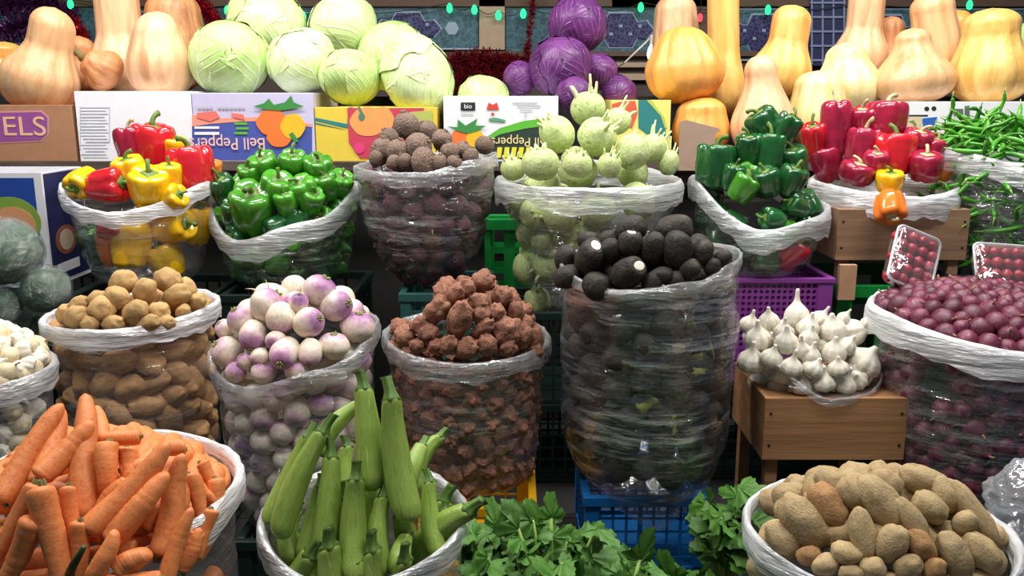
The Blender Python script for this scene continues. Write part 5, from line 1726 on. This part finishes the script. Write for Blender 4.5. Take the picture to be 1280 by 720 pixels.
# stacks under the back row, standing on the low platform
for lab, x0, x1, Y0, Y1, z0, z1, m, kw in (
    ('bottle green crate under the left pepper sack, lower of two', 84, 262, 2.02, 2.30, LOW, .67, K_dgr, {}),
    ('bottle green crate directly under the left pepper sack', 84, 262, 2.02, 2.30, .671, .90, K_dgr, {}),
    ('dark crate under the slanting green pepper sack, lower of two', 276, 440, 2.04, 2.34, LOW, .67, K_dgr, {}),
    ('dark crate directly under the slanting green pepper sack', 276, 440, 2.04, 2.34, .671, .90, K_dgr, {}),
    ('dark teal crate under the beet sack, lower of two', 500, 612, 2.00, 2.28, LOW, .67, K_tea, {'cell': .024}),
    ('dark teal lattice crate showing between the turnips and the sunchokes', 500, 612, 2.00, 2.28, .671, .912, K_tea, {'cell': .024}),
    ('bottle green crate under the kohlrabi sack, lower of two', 640, 830, 1.98, 2.26, LOW, .65, K_dgr, {}),
    ('bottle green crate directly under the kohlrabi sack', 640, 830, 1.98, 2.26, .651, .872, K_dgr, {}),
    ('bottle green crate under the purple one', 882, 1038, 2.00, 2.28, LOW, .70, K_dgr, {}),
    ('purple crate with round holes behind the garlic', 878, 1041, 2.00, 2.28, .701, .948, K_pur, {'holes': True, 'top': .012}),
    ('bottle green crate under the right green ones', 1047, 1170, 2.03, 2.32, LOW, .68, K_dgr, {}),
    ('bright green crate right of the purple one, with a pale wood slat before it', 1047, 1170, 2.03, 2.32, .681, .925, K_grn, {'cell': .06, 'bar': .02, 'top': .03}),
    ('bottle green crate under the chilli sack, lower of two', 1182, 1325, 2.02, 2.30, LOW, .69, K_dgr, {}),
    ('bottle green crate directly under the chilli sack', 1182, 1325, 2.02, 2.30, .691, .95, K_dgr, {}),
    ('bottle green crate under the tall bright green one', 606, 668, 2.30, 2.40, LOW, .799, K_dgr, {}),
    ('tall bright green crate showing between the beets and the kohlrabi', 606, 668, 2.30, 2.40, .80, 1.045, K_grn, {'cell': .05, 'bar': .016, 'top': .03}),
):
    crate(lab, xat(x0, 370, Y0), xat(x1, 370, Y0), Y0, Y1, z0, z1, m, **kw)

# ------------------------------------------------------------------ wooden crates
M_cw = wood_mat('crate_wood', '#8d6242', '#b98a5e', (2, 30, 30))
M_cw2 = wood_mat('dusty_crate_wood', '#7c5f4a', '#a58567', (2, 30, 30))


def wood_crate(label, x0, x1, y0, y1, z0, z1, mat, legs=None, planks=2):
    o = obj('wooden_crate', None, loc=((x0 + x1) / 2, (y0 + y1) / 2, legs if legs is not None else z0))
    tag(o, label, 'crate')
    h = (z1 - z0) / planks
    for k in range(planks):
        a, b = z0 + k * h + .001, z0 + (k + 1) * h - .001
        part(MB().box(x0, x1, y0, y0 + .010, a, b), 'front_plank', mat, o, .0015)
        part(MB().box(x0, x1, y1 - .010, y1, a, b), 'back_plank', mat, o, .0015)
        part(MB().box(x0, x0 + .010, y0 + .011, y1 - .011, a, b), 'side_plank', mat, o, .0015)
        part(MB().box(x1 - .010, x1, y0 + .011, y1 - .011, a, b), 'side_plank', mat, o, .0015)
    part(MB().box(x0 + .011, x1 - .011, y0 + .011, y1 - .011, z1 - .014, z1 - .004), 'top_board', mat, o)
    zl = legs if legs is not None else z0
    for x in (x0 + .011, x1 - .035):
        for y in (y0 + .011, y1 - .035):
            part(MB().box(x, x + .024, y, y + .024, zl, z1 - .015), 'leg', mat, o, .001)
    m = MB()
    for x in (x0 + .012, x1 - .012):
        for k in range(planks * 2):
            z = z0 + (k + .5) * h / 2
            v, f = tube([(x, y0 - .0012, z), (x, y0 + .004, z)], .0028, 8)
            m.add(v, f)
    part(m, 'nail_heads', plain('nail_iron', '#3b3532', 0.5, metal=0.6), o)
    return o


Yg = 1.62
wood_crate('wooden crate on legs carrying the garlic', xat(955, 530, Yg), xat(1134, 530, Yg), Yg, Yg + .24, at(1040, 576, Yg).z, at(1040, 497, Yg).z, M_cw, legs=LOW, planks=1)
wood_crate('wooden crate under the crimson peppers', xat(1046, 300, 2.03), xat(1210, 300, 2.03), 2.03, 2.33, at(1120, 326, 2.03).z, at(1120, 261, 2.03).z, M_cw2, legs=.927, planks=1)
sl = MB().box(xat(1047, 350, 2.02), xat(1068, 350, 2.02), 2.008, 2.022, at(1050, 374, 2.02).z, at(1050, 330, 2.02).z).build('wood_slat', plain('pale_slat_wood', '#c59a78', 0.8), bevel=.001, org=(xat(1057, 350, 2.02), 2.015, at(1050, 374, 2.02).z))
tag(sl, 'short pale wood slat against the bright green crate', 'slat')

# ------------------------------------------------------------------ blue fruit carton standing at the left, its side turned to the aisle
zc0, YC = .905, 2.10
hh = at(58, 216, YC).z - zc0
cw_, cl_ = .34, .20
co = obj('fruit_carton', None, loc=(at(60, 300, YC).x, YC, zc0))
tag(co, 'blue fruit carton with white edges and fruit pictures at the left', 'cardboard box')


def loc_part(mb, name, mat):
    return obj(name, mesh(name, mb.v, mb.f, mat, smooth=False), co)


def side_poly(pts, lay, side):
    """print on the front (side 0) or on the right-hand face (side 1); points are (along, up) in metres from the near corner"""
    n, d = len(pts), .0008 * lay
    if side == 0:
        v = [(-u, -d, w) for u, w in pts] + [(-u, -d + .0006, w) for u, w in pts]
    else:
        v = [(d, u, w) for u, w in pts] + [(d - .0006, u, w) for u, w in pts]
    return MB().add(v, [tuple(range(n)), tuple(range(n, 2 * n))[::-1]] + [(i, n + i, n + (i + 1) % n, (i + 1) % n) for i in range(n)])


def oval(u, w, a, b):
    return [(u + a * math.cos(k * .2244), w + b * math.sin(k * .2244)) for k in range(28)]


loc_part(carton_body(cw_, cl_, hh), 'box_body', M_cardw).location = (-cw_ / 2, 0, 0)
loc_part(side_poly([(.018, .016), (cw_ - .018, .016), (cw_ - .018, hh - .012), (.018, hh - .012)], 1, 0), 'printed_panel', ink('#2448a0'))
loc_part(side_poly(oval(.085, .160, .074, .060), 2, 0), 'printed_mango', ink('#86a845'))
loc_part(side_poly(oval(.078, .150, .054, .046), 3, 0), 'printed_mango', ink('#e0a070'))
loc_part(side_poly(oval(.135, hh - .034, .010, .012), 2, 0), 'printed_mark', ink('#8f93c8'))
loc_part(side_poly([(.008, .010), (cl_ - .004, .010), (cl_ - .004, hh - .004), (.008, hh - .004)], 1, 1), 'printed_side', ink('#1f2450'))
loc_part(side_poly(oval(.085, .105, .052, .036), 2, 1), 'printed_fruit', ink('#8a5340'))
loc_part(side_poly(oval(.085, .105, .034, .026), 3, 1), 'printed_fruit', ink('#b9a48e'))
loc_part(side_poly([(.03, .026), (.14, .028), (.14, .052), (.03, .050)], 2, 1), 'white_sticker', I_white)
cst = crate('bottle green crate under the wrapped cabbages and fruit carton', -1.32, xat(82, 370, 2.02), 2.02, 2.36, .671, .90, K_dgr)
crate('bottle green crate under the fruit carton, lower of two', -1.32, xat(82, 370, 2.02), 2.02, 2.36, LOW, .67, K_dgr)

# film-wrapped cabbages at the left edge
M_wrapc = cabbage_mat('film_dulled_cabbage_leaf', '#213d2c', '#38583f', '#5c7a60', 0.3, 0.1, 0.5)
wc = [cabbage('wrapped_cabbage', M_wrapc, s, 4, .95) for s in (41, 52)]
F_wrap = film_mat('cling_wrap', 0.025, 0.30, (0.92, 0.95, 0.94, 1), 0.05, 20)


def wrapped(p, label, x, y, w, Y):
    m = mpp(x, y, Y)
    o = spawn(p, at(x, y, Y), quat(axis(100, 30), x), w * m * .96, label, 'cabbage')

    def fn(t, a):
        ph = math.pi * t
        q = Vector((math.sin(ph) * math.cos(a), math.sin(ph) * math.sin(a), -math.cos(ph)))
        return q * (0.548 + .02 * nz(q, 6, x) + .012 * nz(q, 14, x))
    v, f = surf(fn, 40, 60)
    obj('cling_film', mesh('cling_film', v, f, F_wrap), o)


wrapped(wc[0], 'dark green film-wrapped cabbage, largest and topmost at the left edge', 8, 315, 84, 1.93)
wrapped(wc[1], 'dark green film-wrapped cabbage beside the potato sack', 57, 362, 60, 1.93)
wrapped(wc[1], 'dark green film-wrapped cabbage at the left edge under the topmost one', 0, 384, 54, 1.90)
wrapped(wc[0], 'dark film-wrapped cabbage in the shade below the two right ones', 42, 410, 62, 2.0)
crate('black crate under the film-wrapped cabbages', -1.15, xat(76, 420, 1.88), 1.83, 2.01, LOW, at(40, 442, 1.9).z, K_dgr)
m = mpp(12, 424, 1.75)
spawn(cabs[0], at(6, 424, 1.72), quat(axis(80, 20), 1), 44 * m, 'small bright green cabbage above the white bulbs at the left edge', 'cabbage')
crate('black crate under the small bright green cabbage', -1.1, xat(40, 450, 1.66), 1.66, 1.82, LOW, at(6, 444, 1.72).z - .004, K_dgr)
crate('black crate under the white bulb sack', -1.05, xat(34, 600, 1.46), 1.42, 1.64, LOW, .496, K_dgr)

# ------------------------------------------------------------------ punnets of small red fruit
M_fr = veg('small_red_fruit_skin', ['#8c1428', '#b4283c', '#a01c30', '#c84a58'], (1, 1, 1), 2, 0.25, 0.0, 10, 0.18, 0.6)
M_frs = plain('fruit_stalk_end', '#6a3a2c', 0.7)
frt = [onion('small_red_fruit', M_fr, M_frs, s) for s in (7, 9)]
F_pun = film_mat('clear_punnet_plastic', 0.05, 0.25, (0.95, 0.95, 0.95, 1), 0.08, 10)
U_pun = cuff_mat('clear_punnet_rim', 0.5)


def punnet(label, c, w, l, lean, roll, glab, where):
    """clear tray: x across, y up its slope, z out of its open face"""
    o = obj('fruit_punnet', None, loc=c)
    tag(o, label, 'punnet')
    R = Matrix.Rotation(math.radians(roll), 4, 'Y') @ Matrix.Rotation(math.radians(lean), 4, 'X')
    o.rotation_euler = R.to_euler()
    d = .04

    def loop(w_, l_, z, r=.014, n=6):
        q = []
        for sx, sy, a0 in ((1, 1, 0), (-1, 1, 90), (-1, -1, 180), (1, -1, 270)):
            for k in range(n + 1):
                a = math.radians(a0 + 90 * k / n)
                q.append((sx * (w_ / 2 - r) + r * math.cos(a), sy * (l_ / 2 - r) + r * math.sin(a), z))
        return q
    ls = [loop(w * .80, l * .84, -d), loop(w * .84, l * .88, -d + .004), loop(w * .9, l * .94, -d * .4), loop(w * .97, l * .98, -.002)]
    n = len(ls[0])
    v = [p for q in ls for p in q]
    f = [(i * n + j, i * n + (j + 1) % n, (i + 1) * n + (j + 1) % n, (i + 1) * n + j) for i in range(len(ls) - 1) for j in range(n)]
    f.append(tuple(range(n))[::-1])
    obj('clear_tray', mesh('clear_tray', v, f, F_pun), o)
    rl = [Vector(p) for p in loop(w, l, 0)]
    v, f = [], []
    for j in range(n):
        dr = (rl[(j + 1) % n] - rl[j - 1]).normalized()
        sd = dr.cross(Vector((0, 0, 1)))
        for k in range(6):
            a = k * math.pi / 3
            v.append(rl[j] + (sd * math.cos(a) + Vector((0, 0, 1)) * math.sin(a)) * .0032)
    for j in range(n):
        for k in range(6):
            f.append((j * 6 + k, j * 6 + (k + 1) % 6, ((j + 1) % n) * 6 + (k + 1) % 6, ((j + 1) % n) * 6 + k))
    obj('tray_rim', mesh('tray_rim', v, f, U_pun), o)
    lv = loop(w * .99, l * .99, .0)
    nn = len(lv)
    lid = [(x, y, .0105 + .002 * nz((x * 60, y * 60, 1), 1, 3)) for x, y, z in loop(w * .92, l * .93, 0)]
    obj('clear_lid', mesh('clear_lid', lv + lid, [(j, (j + 1) % nn, nn + (j + 1) % nn, nn + j) for j in range(nn)] + [tuple(range(nn, 2 * nn))], F_pun), o)
    r = .0122
    nx, ny = round(w * .90 / (2 * r)), round(l * .92 / (2 * r))
    M4 = Matrix.Translation(c) @ R
    for k, z in enumerate((-.006, -.023)):
        for i in range(nx):
            for j in range(ny):
                x = (i + .5 - nx / 2) * 2 * r + (j % 2) * r * .3
                y = (j + .5 - ny / 2) * 2 * r
                p = M4 @ Vector((x * .95, y * .97, z + rnd.uniform(-.003, .003)))
                spawn(frt[(i + j) % 2], p, rq(), 2 * r * rnd.uniform(.9, 1.04), glab, 'fruit', where)


punnet('clear punnet of small red fruit leaning on the wooden crate', at(1143, 324, 1.80), .098, .125, 62, 22, 'small red fruit in the punnet leaning on the wooden crate', 'red fruit in the leaning punnet')
punnet('clear punnet of small red fruit cut by the right edge', at(1268, 342, 1.80), .16, .125, 60, 4, 'small red fruit in the punnet at the right edge', 'red fruit in the right punnet')

# ------------------------------------------------------------------ tied clear bag at the right edge
s4 = at(1285, 630, 1.32)


def fb(t, a):
    ph = math.pi * t
    z, r = -math.cos(ph), math.sin(ph) ** .8
    if t > .8:
        z += .25 * sstep(.8, 1, t)
    q = Vector((r * math.cos(a), r * math.sin(a), z))
    return q * (1 + .16 * nz(q, 2.2, 4) + .09 * nz(q, 6, 9)) * .062


v, f = surf(fb, 50, 60)
tb = obj('tied_plastic_bag', mesh('tied_plastic_bag', v, f, film_mat('crumpled_clear_bag', .30, .5, (.92, .94, .96, 1), .1, 16)), loc=s4)
tag(tb, 'crumpled clear plastic bag at the right edge above the front potatoes', 'plastic bag')
crate('black crate under the crumpled clear bag', xat(1252, 680, 1.36), xat(1400, 680, 1.36), 1.36 - .1, 1.45, LOW, s4.z - .066, K_dgr)

# ------------------------------------------------------------------ celery on the low platform
M_cel = veg('celery_leaf', ['#33601f', '#558532', '#447228'], (1, 1, 1), 12, 0.5, 0.2, 60, 0.25)
M_stalk = plain('celery_stalk', '#a3c765', 0.45)


def leaf_mesh(seed):
    v, f = [(0, 0, 0)], []
    n, rings = 42, 5
    for k in range(1, rings + 1):
        for j in range(n):
            a = -math.pi + 2 * math.pi * j / n
            lob = 0.62 + 0.26 * math.cos(3 * a) + 0.10 * math.cos(a) + 0.07 * math.cos(15 * a + seed) + .04 * math.sin(9 * a + seed)
            if abs(a) > 2.7:
                lob *= 0.55
            r = lob * k / rings * .5
            x, y = r * math.cos(a) + .2 * k / rings, r * math.sin(a)
            z = -.35 * x * x - .5 * y * y + .02 * math.sin(8 * a + seed) * (k / rings) + .05 * nz((x * 3, y * 3, 0), 1, seed)
            v.append((x, y, z))
    for j in range(n):
        f.append((0, 1 + j, 1 + (j + 1) % n))
    for k in range(rings - 1):
        for j in range(n):
            f.append((1 + k * n + j, 1 + (k + 1) * n + j, 1 + (k + 1) * n + (j + 1) % n, 1 + k * n + (j + 1) % n))
    return mesh('leaf', v, f, M_cel)


LEAF = [leaf_mesh(s) for s in (1, 2.3, 4.1)]
rl = random.Random(5)


def celery(label, px, py, Y, h, n, spread):
    c = at(px, py, Y)
    o = obj('celery_bunch', None, loc=(c.x, c.y, LOW))
    tag(o, label, 'celery', 'celery bunches at the bottom')
    for i in range(n):
        a = 2 * math.pi * i / n + rl.uniform(-.3, .3)
        ln = rl.uniform(.35, 1.0) * spread
        hh_ = h * rl.uniform(.8, 1.08)
        d = Vector((math.cos(a), math.sin(a), 0))
        pts = [d * (.012 + ln * (k / 6) ** 1.5) + Vector((0, 0, .006 + hh_ * k / 6)) for k in range(7)]
        st = MB().tube(pts, [.009, .008, .0072, .0062, .005, .004, .003], 8)
        s = obj('stalk', mesh('stalk', st.v, st.f, M_stalk), o)
        for k in range(7):
            t = .55 + .45 * k / 6
            p = pts[-1] if k == 6 else pts[int(t * 6)].lerp(pts[min(6, int(t * 6) + 1)], t * 6 % 1)
            lf = obj('leaf', LEAF[(i + k) % 3], s)
            side = (1 if k % 2 else -1) * (0 if k == 6 else 1)
            dirn = (d * rl.uniform(.2, .7) + Vector((-d.y, d.x, 0)) * side * 1.0 + Vector((0, -.45, rl.uniform(.05, .6)))).normalized()
            nrm = (Vector((0, -.6, .75)) + Vector((rl.uniform(-.9, .9), rl.uniform(-.7, .5), rl.uniform(-.4, .2)))).normalized()
            yv = nrm.cross(dirn).normalized()
            nrm = dirn.cross(yv)
            M3 = Matrix((dirn, yv, nrm)).transposed()
            lf.rotation_euler = M3.to_euler()
            sz = rl.uniform(.06, .095)
            lf.scale = (sz, sz, sz)
            lf.location = p
    return o


celery('leafy celery bunch in front of the yellow crate', 630, 700, 1.38, .19, 7, .06)
celery('leafy celery bunch at the bottom middle, brightest leaves', 690, 690, 1.32, .215, 9, .07)
celery('leafy celery bunch in front of the blue crate', 780, 705, 1.32, .125, 8, .065)
celery('leafy celery bunch below the right half of the blue crate', 855, 715, 1.36, .095, 7, .05)
celery('darker celery bunch beside the front potato sack', 908, 690, 1.47, .19, 6, .045)
celery('celery bunch at the bottom edge with pale stalks showing', 725, 730, 1.20, .16, 8, .06)

# ------------------------------------------------------------------ lights and tinsel at the back
Yl = WY - .05
ls_ = obj('fairy_light_string', None, loc=at(400, 10, Yl))
tag(ls_, 'string of small green fairy lights along the tiled wall', 'fairy lights')
bl = [(88, 5), (284, 13), (379, 20), (562, 10), (593, 12), (623, 19), (654, 17), (801, 9), (745, 14), (960, 12), (1075, 8), (1212, 6)]
bl.sort()
pts = []
for (xa, ya), (xb, yb) in zip(bl, bl[1:]):
    for k in range(6):
        t = k / 6
        pts.append(at(xa + (xb - xa) * t, ya - 6 + (yb - ya) * t + 8 * math.sin(math.pi * t), Yl))
part(MB().tube(pts, .0016, 5), 'cable', plain('dark_green_cable', '#1c2a22', 0.6), ls_)
G_grn, G_red = glow('green_bulb_glow', '#2fe08a', 2.2), glow('red_bulb_glow', '#ff5060', 1.6)


def drop(c, r, n=14):
    return surf(lambda t, a: Vector(c) + Vector((r * math.sin(math.pi * t) * (1.1 - .35 * t) * math.cos(a), r * math.sin(math.pi * t) * (1.1 - .35 * t) * math.sin(a), -r * 1.5 * math.cos(math.pi * t))), 10, n)


for i, (x, y) in enumerate(bl):
    part(MB().add(*drop(at(x, y, Yl - .01), .0125)), 'bulb', G_grn, ls_)
rb = at(875, 22, Yl)
r_ = MB().add(*drop(rb, .011)).build('red_fairy_light', G_red, org=rb, smooth=True)
tag(r_, 'single red fairy light beside the tall orange squash', 'fairy light')
MB().tube([rb + Vector((0, 0, .012)), rb + Vector((.004, .01, .09))], .0015, 5).build('cable', plain('black_cable', '#1a1a1a', 0.6), r_, org=rb)
wb = at(816, 66, 3.2)
w_ = MB().add(*drop(wb, .021, 20)).build('glowing_bulb', glow('white_bulb_glow', '#ffffff', 6), org=wb, smooth=True)
tag(w_, 'glowing white bulb left of the big ribbed squash', 'bulb')
MB().tube([wb + Vector((0, 0, .028)), wb + Vector((0, 0, .06))], [.012, .012], 12).build('socket', plain('white_socket', '#d8d4cc', 0.5), w_, org=wb)
MB().tube([wb + Vector((0, 0, .06)), wb + Vector((-.03, .02, .03)), wb + Vector((-.09, .05, -.03)), wb + Vector((-.12, .3, -.06)), wb + Vector((-.12, .398, -.05))], .003, 6).build('cable', plain('pale_cable', '#cfc8bc', 0.6), w_, org=wb)


def tinsel(label, pts, rad, n, mat, seed):
    rt = random.Random(seed)
    P = [Vector(p) for p in pts]
    m = MB()
    for i in range(n):
        t = rt.random() * (len(P) - 1)
        k = int(t)
        c = P[k].lerp(P[min(k + 1, len(P) - 1)], t - k)
        d = Vector((rt.gauss(0, 1), rt.gauss(0, 1), rt.gauss(0, 1))).normalized()
        s = d.orthogonal().normalized() * .0022
        a, b = c, c + d * rad * rt.uniform(.6, 1.1)
        th = d.cross(s).normalized() * .0004
        m.add([a - s, a + s, b + s, b - s, a - s + th, a + s + th, b + s + th, b - s + th], [(0, 1, 2, 3), (7, 6, 5, 4), (0, 4, 5, 1), (1, 5, 6, 2), (2, 6, 7, 3), (3, 7, 4, 0)])
    m.tube(P, .002, 5)
    o = m.build('tinsel_garland', mat, org=P[0])
    tag(o, label, 'tinsel')


T_red = plain('red_tinsel_foil', '#c02038', 0.25, metal=0.7)
T_dkr = plain('dark_red_tinsel_foil', '#7e1c26', 0.35, metal=0.5)
T_pur = plain('purple_tinsel_foil', '#5a2a5c', 0.3, metal=0.6)
tinsel('bright red tinsel garland hanging behind the brown squash', [at(232, -12, 3.56), at(252, 6, 3.56), at(266, 22, 3.56), at(272, 34, 3.56)], .035, 700, T_red, 1)
tinsel('red tinsel beside the neck of the very tall squash', [at(78, 14, 3.56), at(92, 26, 3.56), at(104, 44, 3.56), at(106, 60, 3.56)], .03, 500, T_red, 2)
tinsel('dark purple tinsel at the top left corner', [at(-10, 10, 3.56), at(30, 2, 3.56), at(70, 6, 3.56), at(90, 24, 3.56), at(40, 30, 3.56), at(0, 40, 3.56)], .05, 1200, T_pur, 3)
tinsel('dark red tinsel heaped on the ledge right of the green cabbages', [at(560, 78, 3.56), at(600, 72, 3.56), at(640, 78, 3.56), at(640, 98, 3.56), at(590, 95, 3.56), at(565, 108, 3.56), at(640, 112, 3.56)], .05, 2200, T_dkr, 4)
tinsel('red tinsel strand hanging left of the purple cabbages', [at(668, -12, 3.5), at(664, 20, 3.5), at(660, 60, 3.5), at(658, 78, 3.5)], .02, 400, T_dkr, 5)
